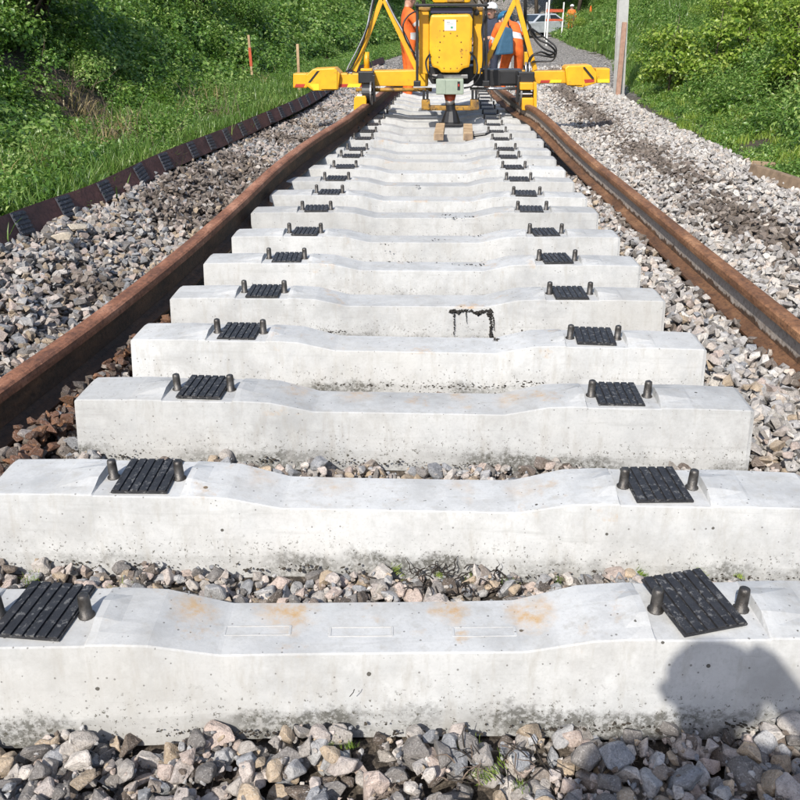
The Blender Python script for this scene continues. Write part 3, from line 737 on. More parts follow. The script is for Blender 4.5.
def herb_mesh(name, seed, stems, h, lo, hi):
    r = np.random.default_rng(seed); P_, N_, S_ = [], [], []
    for k in range(stems):
        b = r.normal(0, .10, 2); lean = r.normal(0, .16, 2); hh = h * r.uniform(.6, 1.1); m = int(hh / .045)
        for q in range(m):
            t = (q + 1) / m; c = np.array([b[0] + lean[0] * t * hh * 1.3, b[1] + lean[1] * t * hh * 1.3, hh * t]); a = q * 1.57 + r.uniform(0, .6)
            for side in (0, np.pi):
                dd = np.array([np.cos(a + side), np.sin(a + side), 0])
                P_.append(c); N_.append(dd * .35 + np.array([0, 0, 1]) + r.normal(size=3) * .3); S_.append(r.uniform(lo, hi) * (1.15 - .5 * t))
    return np_mesh(name, *leaves(np.array(P_), np.array(N_), np.array(S_), r, .5, .3), flat=False)
def tuft_mesh(name, seed, n, h, spread=.10, width=.007):
    r = np.random.default_rng(seed)
    b = r.normal(0, spread, (n, 2)); a = r.uniform(0, 2 * np.pi, n); H = h * r.uniform(.5, 1.1, n); bend = r.uniform(.15, .75, n) * H
    V = []; side = np.stack([-np.sin(a), np.cos(a)], 1)
    for t, wd in ((0, 1), (.4, .9), (.75, .6)):
        c = b + np.stack([np.cos(a), np.sin(a)], 1) * (bend * t * t)[:, None]; z = H * (t - .22 * t * t * bend / H)
        for sgn in (-1, 1): V.append(np.c_[c + side * width * wd * sgn, z])
    c = b + np.stack([np.cos(a), np.sin(a)], 1) * bend[:, None]; V.append(np.c_[c, H * (1 - .30 * bend / H)])
    v = np.stack(V, 1); f = np.array([(0, 1, 3), (0, 3, 2), (2, 3, 5), (2, 5, 4), (4, 5, 6)])
    return np_mesh(name, v.reshape(-1, 3), (f[None] + (np.arange(n) * 7)[:, None, None]).reshape(-1, 3), np.repeat(r.random(n), 7), flat=False)
def twig_mesh(name, seed, n, L):
    r = random.Random(seed); mb = MB()
    for k in range(n):
        p = Vector((r.gauss(0, .12), r.gauss(0, .12), 0)); d = Vector((r.gauss(0, .6), r.gauss(0, .6), r.uniform(.2, 1))).normalized(); pts = [p]
        for q in range(4): d = (d + Vector((r.gauss(0, .25), r.gauss(0, .25), r.gauss(-.08, .2)))).normalized(); pts.append(pts[-1] + d * L * r.uniform(.15, .3))
        mb.tube(pts, [.006, .005, .004, .003, .0015], 4, False)
    me = bpy.data.meshes.new(name); me.from_pydata(mb.v, [], mb.f); return me

def scatter(name, variants, mat, pts, scale, label, cat, tilt=.15, seed=1):
    """One object of kind 'stuff': the variants set out on points by geometry nodes."""
    r = np.random.default_rng(seed); n = len(pts)
    src = bpy.data.collections.new(name + '_source')
    for k, me in enumerate(variants):
        if not me.materials: me.materials.append(mat)
        src.objects.link(bpy.data.objects.new(f'{name}_{k:02d}', me))
    me = bpy.data.meshes.new(name); me.vertices.add(n); me.vertices.foreach_set('co', np.ascontiguousarray(pts, np.float32).ravel())
    for nm, kind, val, key in (('rot', 'FLOAT_VECTOR', np.c_[r.normal(0, tilt, n), r.normal(0, tilt, n), r.uniform(0, 6.283, n)], 'vector'),
                               ('scl', 'FLOAT', scale, 'value'), ('idx', 'INT', r.integers(0, len(variants), n), 'value')):
        a = me.attributes.new(nm, kind, 'POINT'); a.data.foreach_set(key, np.ascontiguousarray(val, np.int32 if kind == 'INT' else np.float32).ravel())
    o = mesh_obj(name, me); me.materials.append(mat)
    ng = bpy.data.node_groups.new(name, 'GeometryNodeTree')
    ng.interface.new_socket('Geometry', in_out='INPUT', socket_type='NodeSocketGeometry'); ng.interface.new_socket('Geometry', in_out='OUTPUT', socket_type='NodeSocketGeometry')
    gi = ng.nodes.new('NodeGroupInput'); go = ng.nodes.new('NodeGroupOutput'); ip = ng.nodes.new('GeometryNodeInstanceOnPoints'); ci = ng.nodes.new('GeometryNodeCollectionInfo')
    ci.inputs['Collection'].default_value = src; ci.inputs['Separate Children'].default_value = True; ci.inputs['Reset Children'].default_value = True
    def attr(nm, kind):
        q = ng.nodes.new('GeometryNodeInputNamedAttribute'); q.data_type = kind; q.inputs['Name'].default_value = nm
        return [s for s in q.outputs if s.enabled][0]
    lk = ng.links.new
    lk(gi.outputs[0], ip.inputs['Points']); lk(ci.outputs[0], ip.inputs['Instance']); ip.inputs['Pick Instance'].default_value = True
    lk(attr('idx', 'INT'), ip.inputs['Instance Index']); lk(attr('rot', 'FLOAT_VECTOR'), ip.inputs['Rotation']); lk(attr('scl', 'FLOAT'), ip.inputs['Scale'])
    lk(ip.outputs[0], go.inputs[0])
    md = o.modifiers.new('scatter', 'NODES'); md.node_group = ng
    return tag(o, label, cat, kind='stuff')

BR = [clump_mesh('bramble', 10 + k, 420, .30, .032, .068) for k in range(5)]
SM = [clump_mesh('small_leaves', 30 + k, 260, .24, .030, .058, .7) for k in range(4)]
HB = [herb_mesh('herb', 50 + k, 10, .55, .045, .085) for k in range(4)]
TU = [tuft_mesh('tuft', 70 + k, 70, .34) for k in range(4)]
TUS = [tuft_mesh('short_tuft', 80 + k, 60, .18, .09, .006) for k in range(3)]
DRY = [tuft_mesh('dry_tuft', 90 + k, 24, .34, .07, .005) for k in range(3)]
TW = [twig_mesh('twig', 95 + k, 7, .8) for k in range(3)]

def field(u0, u1, y0, y1, n, seed, keep=None, sink=.02):
    r = np.random.default_rng(seed)
    u = r.uniform(u0, u1, n); y = r.uniform(y0, y1, n)
    if keep is not None:
        ok = r.random(n) < keep(u, y); u, y = u[ok], y[ok]
    x = u + curve(y)
    return np.c_[x, y, terrain(x, y) - .055 - sink]
bare = [(hit(85, 108), .5, .8), (hit(62, 82), .3, .6), (hit(110, 138), .5, .5), (hit(205, 120), .45, .8), (hit(140, 145), .5, .5)]
def not_bare(x, y):
    k = np.ones(len(x))
    for p, a, b in bare: k *= 1 - np.exp(-(((x - p.x) / a) ** 2 + ((y - p.y) / b) ** 2) ** 1.5 * .7)
    return k
def mask_left(u, y): return not_bare(u + curve(y), y) ** 1.5 * (.35 + .65 * (vnoise(u, y, .8, 21) > .33))
# left bank
def behind_rail(u, y): return (u + curve(y) < np.interp(y, opy, opx - np.asarray(curve(opy))) + curve(y) - .13)
p = field(-11.5, -4.0, 2.5, 22, 2900, 1, mask_left); sc = rng.uniform(.7, 1.45, len(p)) * (1 + .04 * np.clip(p[:, 1] - 10, 0, 20))
p[:, 2] += rng.uniform(0, .40, len(p)) * smooth(4.4, 6.0, -p[:, 0])
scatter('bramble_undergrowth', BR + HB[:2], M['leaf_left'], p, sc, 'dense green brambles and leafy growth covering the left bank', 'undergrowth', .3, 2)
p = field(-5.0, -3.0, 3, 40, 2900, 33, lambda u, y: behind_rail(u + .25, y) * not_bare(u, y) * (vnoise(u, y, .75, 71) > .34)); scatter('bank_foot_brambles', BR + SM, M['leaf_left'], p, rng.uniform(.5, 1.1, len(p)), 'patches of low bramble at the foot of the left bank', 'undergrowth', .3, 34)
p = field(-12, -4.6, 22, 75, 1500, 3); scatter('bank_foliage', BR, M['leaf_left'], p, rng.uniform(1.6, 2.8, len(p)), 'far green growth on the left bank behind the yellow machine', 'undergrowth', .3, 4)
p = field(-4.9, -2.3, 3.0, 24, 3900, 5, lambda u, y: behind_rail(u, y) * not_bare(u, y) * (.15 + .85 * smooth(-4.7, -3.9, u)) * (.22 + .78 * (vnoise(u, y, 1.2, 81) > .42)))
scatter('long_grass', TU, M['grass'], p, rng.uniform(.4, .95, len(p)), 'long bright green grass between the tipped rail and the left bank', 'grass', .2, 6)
p = field(-5.2, -2.5, 3, 22, 1100, 6, lambda u, y: behind_rail(u, y) * not_bare(u, y) * (.15 + .85 * (vnoise(u, y, 1.4, 51) > .5))); scatter('verge_herbs', SM + HB[2:], M['leaf_left'], p, rng.uniform(.4, .85, len(p)), 'leafy green weeds in the grass below the left bank', 'weeds', .25, 61)
p = field(-4.8, -3.3, 3, 20, 130, 7); scatter('dry_grass', DRY, M['grass_dry'], p, rng.uniform(.6, 1.3, len(p)), 'straw coloured dead stalks among the grass on the left', 'grass', .3, 8)
tw = np.concatenate([np.c_[rng.normal(b.x, a * .4, 7), rng.normal(b.y, c * .4, 7), np.zeros(7)] for b, a, c in bare]); tw[:, 2] = terrain(tw[:, 0], tw[:, 1]) - .05
scatter('dead_brush', TW, M['dead_twig'], tw, rng.uniform(.35, .8, len(tw)), 'dead brown twigs in the bare gaps of the left bank', 'brush', .5, 9)
# right bank
vb = lambda y: 3.3 + 1.2 * np.exp(-((y - 30) / 13) ** 2)
p = field(-.1, 2.2, 4, 26, 4200, 11, lambda t, y: (.55 + .45 * smooth(0, .7, t)) * (.6 + .4 * (vnoise(t, y, 1.5, 31) > .3)))
p[:, 0] += vb(p[:, 1]); p[:, 2] = terrain(p[:, 0], p[:, 1]) - .07
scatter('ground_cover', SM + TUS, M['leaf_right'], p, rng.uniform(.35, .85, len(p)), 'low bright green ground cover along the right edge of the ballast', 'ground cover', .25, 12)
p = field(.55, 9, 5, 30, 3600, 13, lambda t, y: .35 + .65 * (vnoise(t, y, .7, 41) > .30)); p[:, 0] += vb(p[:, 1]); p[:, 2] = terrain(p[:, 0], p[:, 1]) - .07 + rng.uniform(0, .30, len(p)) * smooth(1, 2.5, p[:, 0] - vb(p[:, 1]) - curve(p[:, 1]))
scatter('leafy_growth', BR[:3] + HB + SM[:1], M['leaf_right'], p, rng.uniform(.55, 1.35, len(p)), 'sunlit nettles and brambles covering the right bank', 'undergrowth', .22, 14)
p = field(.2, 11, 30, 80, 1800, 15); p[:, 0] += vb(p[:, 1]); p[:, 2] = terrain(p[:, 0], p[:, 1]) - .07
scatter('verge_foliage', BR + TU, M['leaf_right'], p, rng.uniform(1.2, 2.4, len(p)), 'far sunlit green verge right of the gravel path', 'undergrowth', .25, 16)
p = field(.0, 1.7, 18, 45, 1300, 17); p[:, 0] += vb(p[:, 1]); p[:, 2] = terrain(p[:, 0], p[:, 1]) - .06
scatter('verge_grass', TU, M['grass'], p, rng.uniform(.7, 1.4, len(p)), 'bright grass on the verge beyond the right arm of the machine', 'grass', .2, 18)
# sparse weeds in the ballast
wd = np.array([tuple(P(px, py, z=.0)) for px, py in ((480, 772), (495, 770), (520, 785), (470, 580), (440, 574), (395, 568), (510, 582), (30, 578), (120, 592), (560, 578), (700, 572), (740, 575), (640, 572), (470, 748), (350, 745), (330, 742))]); wd[:, 2] = -.01
scatter('small_weeds', TUS, M['grass'], wd, rng.uniform(.08, .16, len(wd)), 'small green weeds sprouting between the nearest ballast stones', 'weeds', .5, 19)

# shrubs and trees: single things with stem and foliage
def woody(name, seed, h, crown_r, n, lo, hi, mat, crown_z=.55, lumps=9, stem_r=.03, t0=.28):
    r = np.random.default_rng(seed); rr = random.Random(seed)
    root = empty(name); mb = MB(); tips = []
    top = Vector((rr.gauss(0, .06) * h, rr.gauss(0, .06) * h, h * .8))
    mb.tube([(0, 0, -.1), (top.x * .3, top.y * .4, h * .3), (top.x * .7, top.y * .6, h * .55), top], [stem_r * 1.25, stem_r, stem_r * .7, stem_r * .3], 8)
    for k in range(lumps):
        a = k * 2.4 + rr.uniform(-.4, .4); t = rr.uniform(t0, .95); e = Vector((math.cos(a) * crown_r * rr.uniform(.35, .95) * (1.15 - .5 * t), math.sin(a) * crown_r * rr.uniform(.35, .95) * (1.15 - .5 * t), h * (crown_z * .45 + t * .62)))
        s = Vector((top.x * t * .7, top.y * t * .7, h * t * .62)); m = s.lerp(e, .5) + Vector((0, 0, .05 * h))
        mb.tube([s, m, e], [stem_r * .5, stem_r * .32, stem_r * .1], 5); tips.append(e)
    mb.build('trunk', M['bark'], root, local=True, flat=False)
    c = np.array([tuple(t) for t in tips])[r.integers(0, lumps, n)]
    d = r.normal(size=(n, 3)); d /= np.linalg.norm(d, axis=1)[:, None]
    p = c + d * (crown_r * .46 * r.uniform(.25, 1.0, n) ** .5)[:, None] * np.array([1, 1, .72])
    me = np_mesh('crown', *leaves(p, d * .6 + np.array([0, 0, .8]) + r.normal(size=(n, 3)) * .5, r.uniform(lo, hi, n), r), flat=False)
    mesh_obj('crown', me, mat, root)
    return root
def place(proto, first, x, y, rz, s, label, cat, group):
    o = proto if first else copy_tree(proto)
    o.location = (x, y, tz(x, y) - .07); o.rotation_euler = (0, 0, rz); o.scale = (s, s, s)
    return tag(o, label, cat, group)
r3 = random.Random(11)
shr = [woody('leafy_shrub', 200 + k, 1.5, .75, 3600, .035, .07, M['leaf_left']) for k in range(3)]
spots = [(r3.uniform(-10.5, -5.3), r3.uniform(5, 22)) for k in range(30)]
for k, (u, y) in enumerate(spots):
    if float(not_bare(np.array([u]), np.array([y]))[0]) < .85: u -= 1.4
    place(shr[k % 3], k < 3, u + float(curve(y)), y, r3.uniform(0, 6), r3.uniform(.6, 1.35), 'bushy green shrub growing among brambles on the left bank', 'shrub', 'shrubs on the left bank')
shr2 = [woody('leafy_shrub', 220 + k, 1.5, .7, 3400, .035, .07, M['leaf_right']) for k in range(2)]
for k in range(26):
    y = r3.uniform(7, 30); u = float(vb(y)) + r3.uniform(1.5, 6.5)
    place(shr2[k % 2], k < 2, u + float(curve(y)), y, r3.uniform(0, 6), r3.uniform(.5, 1.15), 'bushy sunlit shrub growing among nettles on the right bank', 'shrub', 'shrubs on the right bank')
fs = P(573, 16, Y=55); place(shr2[0], False, fs.x, 55, 1.0, 1.15, 'small bush in front of the far worker on the right verge', 'shrub', 'shrubs on the right bank')
sap = woody('sapling', 240, 1.7, .55, 1700, .06, .115, M['leaf_right'], .10, 20, .014, .04)
for k, (px, py, s, lb) in enumerate(((668, 92, .95, 'sapling with layered pale leaves beside the grey post'), (712, 84, .9, 'sapling with broad leaves over the dark gap in the right bank'), (745, 60, 1.0, 'leafy sapling above the broad sapling on the right bank'), (785, 92, .7, 'low leafy sapling near the right edge above the old timber'), (648, 70, .8, 'slim leafy sapling close behind the grey post'))):
    h_ = hit(px, py); place(sap, k == 0, h_.x, h_.y, k * 2.1, s, lb, 'sapling', 'saplings on the right bank')
trees = [woody('bank_tree', 260 + k, 7.5, 2.6, 5200, .14, .26, M['leaf_tree'], .5, 22, .13) for k in range(3)]
tp = [(-11, 34), (-8, 42), (-7, 50), (-5, 58), (-2, 66), (2, 70), (5, 68), (8, 72), (11, 66), (10, 56), (9.5, 46), (10, 38), (10.5, 30), (0, 80), (6, 82), (-5, 76)]
for k, (u, y) in enumerate(tp):
    place(trees[k % 3], k < 3, u + float(curve(y)), y, r3.uniform(0, 6), r3.uniform(.8, 1.25), 'dark green tree standing ' + ('high on the left bank' if u < -6 else 'high on the right bank' if u > 8.5 and y < 60 else 'at the far end of the cutting'), 'tree',
          'trees on the left bank' if u < -6 else 'trees on the right bank' if u > 8.5 and y < 60 else 'trees closing the view')

# ------------------------------------------------------------------ yellow rail threading machine astride the track
YB, YM, YW = 10.75, 11.35, 11.2                  # distance of the hood, the cross beam and the wheels
mroot = empty('rail_threading_machine', (.15, YW, .21))
tag(mroot, 'yellow rail threading machine with wide arms straddling the track', 'machine')
def xz(px, py, Y): p = P(px, py, Y=Y); return (p.x, p.z)
def poly(pts, Y): return [xz(a, b, Y) for a, b in pts]
def slab(name, pts, Y, depth, mat, parent=mroot, bevel=.012): return MB().prism(poly(pts, Y), Y, Y + depth).build(name, mat, parent, bevel=bevel)
def rect(x0, y0, x1, y1): return [(x0, y0), (x1, y0), (x1, y1), (x0, y1)]
def q(px, py, Y): return P(px, py, Y=Y)
# hood
hood = slab('hood', [(431, 14.5), (429, 25), (429, 50), (432, 67.5), (438, 68.7), (441, 73), (459, 73), (463, 68.7), (469.5, 67.5), (472, 50), (473, 19), (470, 13.8)], YB, .55, M['yellow'], bevel=.03)
slab('service_label', rect(444.5, 19.6, 456, 30.6), YB - .004, .006, M['white'], hood, 0)
slab('printed_line', rect(446.5, 21.5, 450, 22.4), YB - .006, .004, M['print_grey'], hood, 0)
slab('printed_line', rect(447, 23.6, 453.5, 24.4), YB - .006, .004, M['print_grey'], hood, 0)
slab('printed_mark', rect(450.5, 26.4, 453, 28.4), YB - .006, .004, M['print_green'], hood, 0)
bolt = None
for px, py in [(443.5, 20), (443.5, 30.5), (457, 20.5), (444, 36), (457, 35.5), (450.5, 33), (440, 42), (461, 42), (439.5, 50), (461.5, 49), (439, 57), (461.5, 57), (437.5, 62), (461.5, 64), (444, 68), (450.5, 68.3), (457, 68)]:
    p = q(px, py, YB)
    if bolt is None:
        o = MB().tube([(0, .004, 0), (0, -.006, 0), (0, -.009, 0)], [.0085, .0085, .004], 8).build('bolt', M['yellow_dirty'], hood, local=True); bolt = o.data
    else: o = mesh_obj('bolt', bolt, None, hood)
    o.location = p - mroot.location
# mast either side of the hood
slab('mast_post', rect(419, 8, 429, 74), YB + .25, .16, M['yellow']); slab('mast_post', rect(473.5, 8, 482.5, 74), YB + .25, .16, M['yellow'])
slab('mast_cap', rect(418.6, 7, 430.5, 11), YB + .235, .19, M['yellow_dirty']); slab('mast_cap', rect(473, 7, 483, 11), YB + .235, .19, M['yellow_dirty'])
lug = MB().tube([q(476.5, 12.5, YB + .23), q(476.5, 12.5, YB + .26)], .035, 14).build('lifting_lug', M['black'], mroot)
slab('guard_post', rect(415.8, 2, 418.4, 86), YB + .1, .05, M['black'], bevel=.004); slab('guard_post', rect(484.6, 2, 487.4, 86), YB + .1, .05, M['black'], bevel=.004)
slab('guard_rail', rect(414.5, 3.8, 489, 6.6), YB + .05, .08, M['black'], bevel=.006)
slab('post_foot', rect(413.6, 81, 420.6, 86.5), YB + .08, .10, M['black'], bevel=.008); slab('post_foot', rect(482.6, 81, 489.6, 86.5), YB + .08, .10, M['black'], bevel=.008)
slab('engine_panel', rect(430.5, 7, 472.5, 13.6), YB + .10, .5, M['navy'])
slab('engine_cover', [(432, -34), (430, -6), (433, 3), (470, 3), (473, -6), (470, -34)], YB + .05, .75, M['yellow'], bevel=.03)
slab('cover_vent', rect(447, -3, 464, 1.8), YB + .03, .04, M['yellow_dirty'], bevel=.004)
# underside block, control box and lifting foot
slab('underframe', [(428, 66), (475, 66), (473, 80), (468, 84), (432, 84), (428, 78)], YB + .30, .45, M['black'])
slab('hydraulic_block', rect(432, 74.5, 468, 78.8), YB + .06, .3, M['steel'], bevel=.01)
MB().tube([q(440, 77.5, YB), q(440, 77.5, YB + .1)], .045, 14).build('pump_cap', M['black'], mroot)
cbx = slab('control_box', rect(436, 79.2, 463.6, 94.6), YB - .12, .32, M['greybox'], bevel=.012)
slab('box_door', rect(436.6, 80, 445.5, 94), YB - .127, .01, M['greybox'], cbx, 0)
slab('indicator', rect(457.4, 81.5, 460, 90), YB - .126, .012, M['black'], cbx, 0)
slab('indicator_mark', rect(457.9, 84, 459.5, 86.4), YB - .131, .01, M['red'], cbx, 0)
p0, p1, p2, p3 = q(450, 94, YB + .02), q(450, 103, YB + .02), q(451, 110, YB + .02), q(452.5, 127, YB + .02)
neck = MB().tube([p0, p1], [.078, .052], 20).build('neck', M['orange_red'], mroot, flat=False)
MB().tube([q(450, 100.5, YB - .03), p1, q(450.3, 105, YB + .02)], [.052, .058, .05], 16).build('piston', M['steel'], mroot, flat=False)
base_z = .172
foot = MB().tube([p1, Vector((p2.x, p2.y, p2.z)), Vector((p2.x, p2.y, base_z + .17)), Vector((p2.x, p2.y, base_z + .05)), Vector((p2.x, p2.y, base_z))], [.06, .062, .075, .12, .125], 12).build('lifting_foot', M['black'], mroot)
MB().box((p2.x, p2.y, base_z + .016), (.30, .26, .032)).build('foot_plate', M['black'], mroot, bevel=.006)
yk = YB + .0
slab('yoke_bar', rect(427, 106, 474, 110.6), yk, .12, M['yellow_dirty'])
for a, b in ((421.5, 429.5), (470.5, 478.5)):
    slab('yoke_clamp', [(a, 100), (b, 100), (b + .8, 108), (b, 110), (a, 110)], yk - .02, .16, M['yellow_dirty'])
    slab('yoke_link', rect(a + 1, 90, a + 3.4, 101), yk + .02, .06, M['black'], bevel=.004); slab('yoke_link', rect(b - 3.4, 90, b - 1, 101), yk + .02, .06, M['black'], bevel=.004)
# cross beam and its arms
slab('cross_beam', [(373, 71), (428, 70), (428, 86.4), (373, 86)], YM, .30, M['yellow'])
slab('cross_beam', rect(474, 69.5, 522, 86), YM + .02, .26, M['black'])
slab('beam_plate', rect(500, 71.5, 516, 84), YM + .005, .02, M['black'], bevel=.004)
slab('arm', [(336, 73.5), (374, 73.4), (374, 87), (336, 87.4)], YM + .03, .22, M['yellow']); slab('arm', [(520, 71), (567, 70.6), (567, 83.2), (520, 84)], YM + .03, .22, M['yellow'])
MB().tube([q(356, 90, YM - .03), q(432, 89.6, YM - .03)], .024, 12).build('slide_tube', M['yellow_dirty'], mroot, flat=False)
MB().tube([q(470, 88.8, YM - .03), q(522, 88.2, YM - .03)], .018, 12).build('piston_rod', M['chrome'], mroot, flat=False)
le = slab('arm_end', [(306, 75), (313, 69), (334.5, 68), (340, 73.5), (338, 90), (313.5, 91), (306, 86)], YM - .05, .36, M['yellow'])
re_ = slab('arm_end', [(565, 68.5), (568, 65.8), (591, 65), (597, 73), (596.5, 83), (583, 87.5), (567, 85.5)], YM - .05, .36, M['yellow'])
slab('arm_tip', rect(293, 73.6, 307, 88), YM + .02, .24, M['yellow']); slab('arm_tip', rect(596, 68.4, 610, 83.2), YM + .02, .24, M['yellow'])
slab('end_plate', rect(321, 70, 337, 89), YM - .064, .012, M['yellow'], le, 0); slab('end_plate', rect(567.5, 67.6, 582, 85), YM - .064, .012, M['yellow'], re_, 0)
def stripe(pts, mat, par, Y): slab('warning_stripe', pts, Y - .004, .003, M[mat], par, 0)
stripe([(317, 71), (319.5, 71), (310.5, 82.5), (308, 82.5)], 'black', le, YM - .05)
stripe([(582.6, 67), (585, 67), (594.5, 78.5), (592, 78.5)], 'black', re_, YM - .0645)
for x0, x1, c in ((294.5, 303.5, 'red'), (338.5, 346.5, 'red'), (347, 359.5, 'hazard_yellow'), (360, 372, 'red')):
    Y_ = YM + (.02 if x0 < 300 else .03)
    stripe([(x0 + 1.5, 84), (x1 + 1.5, 84), (x1, 87.2), (x0, 87.2)], c, mroot, Y_)
stripe([(309, 84), (319, 84), (319, 90.2), (314, 90.2)], 'hazard_yellow', le, YM - .05)
stripe([(584, 79.5), (594, 79), (594.5, 82), (585, 83)], 'red', re_, YM - .05); stripe([(597, 79.5), (609, 79), (609, 82.6), (598, 82.6)], 'hazard_yellow', mroot, YM + .02)
stripe([(541, 80.2), (550, 80), (549, 82.8), (540, 82.9)], 'red', mroot, YM + .03); stripe([(551, 80), (562, 79.7), (561, 82.6), (550, 82.8)], 'hazard_yellow', mroot, YM + .03)
# upright socket on the left arm
sk = MB().tube([q(366.6, 70, YM + .12), q(366.6, 52, YM + .12)], .036, 14).build('upright_socket', M['yellow'], mroot, flat=False)
slab('socket_flange', rect(360.5, 68.6, 372, 72.6), YM + .05, .14, M['yellow'], sk, .008)
# A-frames
ya = YM + .1
def leg(a, b, n='frame_leg'): MB().bar(q(*a, ya), q(*b, ya), .060, .055, (0, 1, 0)).build(n, M['yellow'], mroot, bevel=.006)
leg((354.5, 71), (384.5, -8)); leg((418, 72), (380.5, -8)); slab('frame_head', [(376, -4), (389, -4), (387, -14), (378, -14)], ya - .04, .1, M['yellow'])
leg((484.5, 66), (519, -8)); leg((535, 70), (514.5, -8)); slab('frame_head', [(510, -4), (523, -4), (521, -14), (512, -14)], ya - .04, .1, M['yellow'])
MB().tube([q(525, 70, ya + .3), q(525.5, -20, ya + .3)], .022, 8).build('exhaust_pipe', M['black'], mroot)
slab('filler_can', rect(524.5, 52, 530, 66), ya + .15, .12, M['yellow'])
# hoses
def hose(pts, Y, r=.011, mat='hose', dy=None):
    pp = [q(a, b, Y + (dy[i] if dy else .02 * math.sin(i * 2.1))) for i, (a, b) in enumerate(pts)]
    MB().tube(smooth_path(pp, 6), r, 7).build('hydraulic_hose', M[mat], mroot, flat=False)
hose([(374, -6), (370, 12), (366, 30), (357, 50), (347, 70), (352, 73)], ya - .06, .009, 'hose_silver')
hose([(375, -6), (371.5, 14), (366, 32), (360, 50), (352, 66), (346, 72)], ya - .08, .012, 'hose')
hose([(386, 0), (394, 16), (404, 34), (412, 52)], ya - .07, .010, 'hose_silver')
hose([(386, -2), (396, 18), (407, 38), (416, 60)], ya - .05, .010, 'hose')
hose([(418, 10), (408, 16), (403, 26), (406, 40), (415, 54)], YB + .2, .010, 'hose')
hose([(486, 14), (482, 30), (484, 50), (482, 72)], YB + .06, .012, 'hose')
hose([(529, 24), (537, 38), (548, 44), (555, 51), (550, 55), (540, 52), (530, 58), (527, 72)], ya - .1, .012)
hose([(527, 20), (533, 36), (543, 48), (554, 53), (553, 57), (545, 56), (534, 55), (529, 64), (526, 80)], ya - .13, .012)
hose([(531, 28), (545, 38), (556, 48), (553, 60), (540, 61.5), (532, 62)], ya - .16, .010)
hose([(470, 52), (476, 60), (477, 72), (472, 80)], YB - .02, .012); hose([(430, 54), (426, 62), (429, 74), (437, 78)], YB - .02, .012); hose([(464, 88), (472, 86), (479, 78), (481, 68)], YB, .010)
for px in (526, 529.5): MB().tube([q(px, 62, ya - .12), q(px, 82, ya - .12)], .014, 8).build('hose_fitting', M['chrome'], mroot, flat=False)
# rail wheels
for side, wx in (('left', -.87), ('right', 1.165)):
    s = -1 if side == 'left' else 1
    zc = .208 + .189 + .115
    w = MB().tube([(wx - .055, YW, zc), (wx - .05, YW, zc), (wx + .05, YW, zc), (wx + .055, YW, zc)], [.09, .115, .115, .09], 22).build('rail_wheel', M['black'], mroot, flat=True)
    MB().tube([(wx - s * .072, YW, zc), (wx - s * .052, YW, zc)], .145, 24).build('flange', M['steel'], w)
    MB().tube([(wx - .09, YW, zc), (wx + .10, YW, zc)], .028, 10).build('axle', M['steel'], w)
    MB().box((wx, YW + .05, zc + .19), (.20, .16, .14)).build('wheel_carrier', M['black'], mroot, bevel=.01)
    MB().box((wx - s * .10, YW, zc + .06), (.03, .12, .32)).build('wheel_bracket', M['black'], mroot, bevel=.006)
slab('wheel_housing', [(354, 98), (356, 96), (365.5, 96), (366.5, 99), (366, 112), (353.5, 111)], YW - .16, .20, M['yellow'], bevel=.012)
slab('housing_lamp', rect(357, 94.6, 362, 97.4), YW - .15, .06, M['white'], bevel=.006)
slab('wheel_housing', rect(520, 82.8, 533.6, 90), YW - .16, .22, M['yellow'], bevel=.01); slab('wheel_housing', rect(522, 98, 533.6, 110.4), YW - .17, .22, M['yellow'], bevel=.012)
slab('housing_plate', rect(533.8, 82.5, 536.8, 110), YW - .15, .18, M['yellow'], bevel=.004)
slab('housing_link', rect(523, 90, 531, 98), YW - .10, .12, M['black'], bevel=.006)
MB().tube([q(522.5, 94, YW - .13), q(532, 94, YW - .13)], .012, 8).build('link_pin', M['chrome'], mroot)
# chassis that carries the rear wheels, behind the hood
slab('rear_frame', rect(424, 60, 478, 70), YM + .3, 1.3, M['black'])

# timber packers either side of the lifting foot, and a bar on the sleeper
for px, ln, lb in ((438.5, .95, 'short timber packer left of the black lifting foot'), (468, .9, 'short timber packer right of the black lifting foot')):
    a = P(px, 141, z=.175); b = a + Vector((.02, ln, 0)); t = empty('timber_packer', (a.x, a.y, .172))
    MB().bar(a + Vector((0, 0, .042)), b + Vector((0, 0, .042)), .105, .075).build('beam', M['timber_pale'], t, bevel=.008)
    MB().bar(a + Vector((.003, -.001, .042)), a + Vector((.003, .004, .042)), .099, .069).build('sawn_end', M['timber'], t)
    tag(t, lb, 'timber', 'timber packers under the machine')
a, b = P(472, 136, z=.19), P(487, 134, z=.215); t = empty('pry_bar', a)
MB().tube([a, a.lerp(b, .9)], .016, 8).build('shaft', M['black'], t); MB().tube([a.lerp(b, .9), b + Vector((.05, .02, .02))], [.016, .007], 8).build('tip', M['black'], t)
tag(t, 'black bar lying on the sleeper right of the timber packers', 'bar')

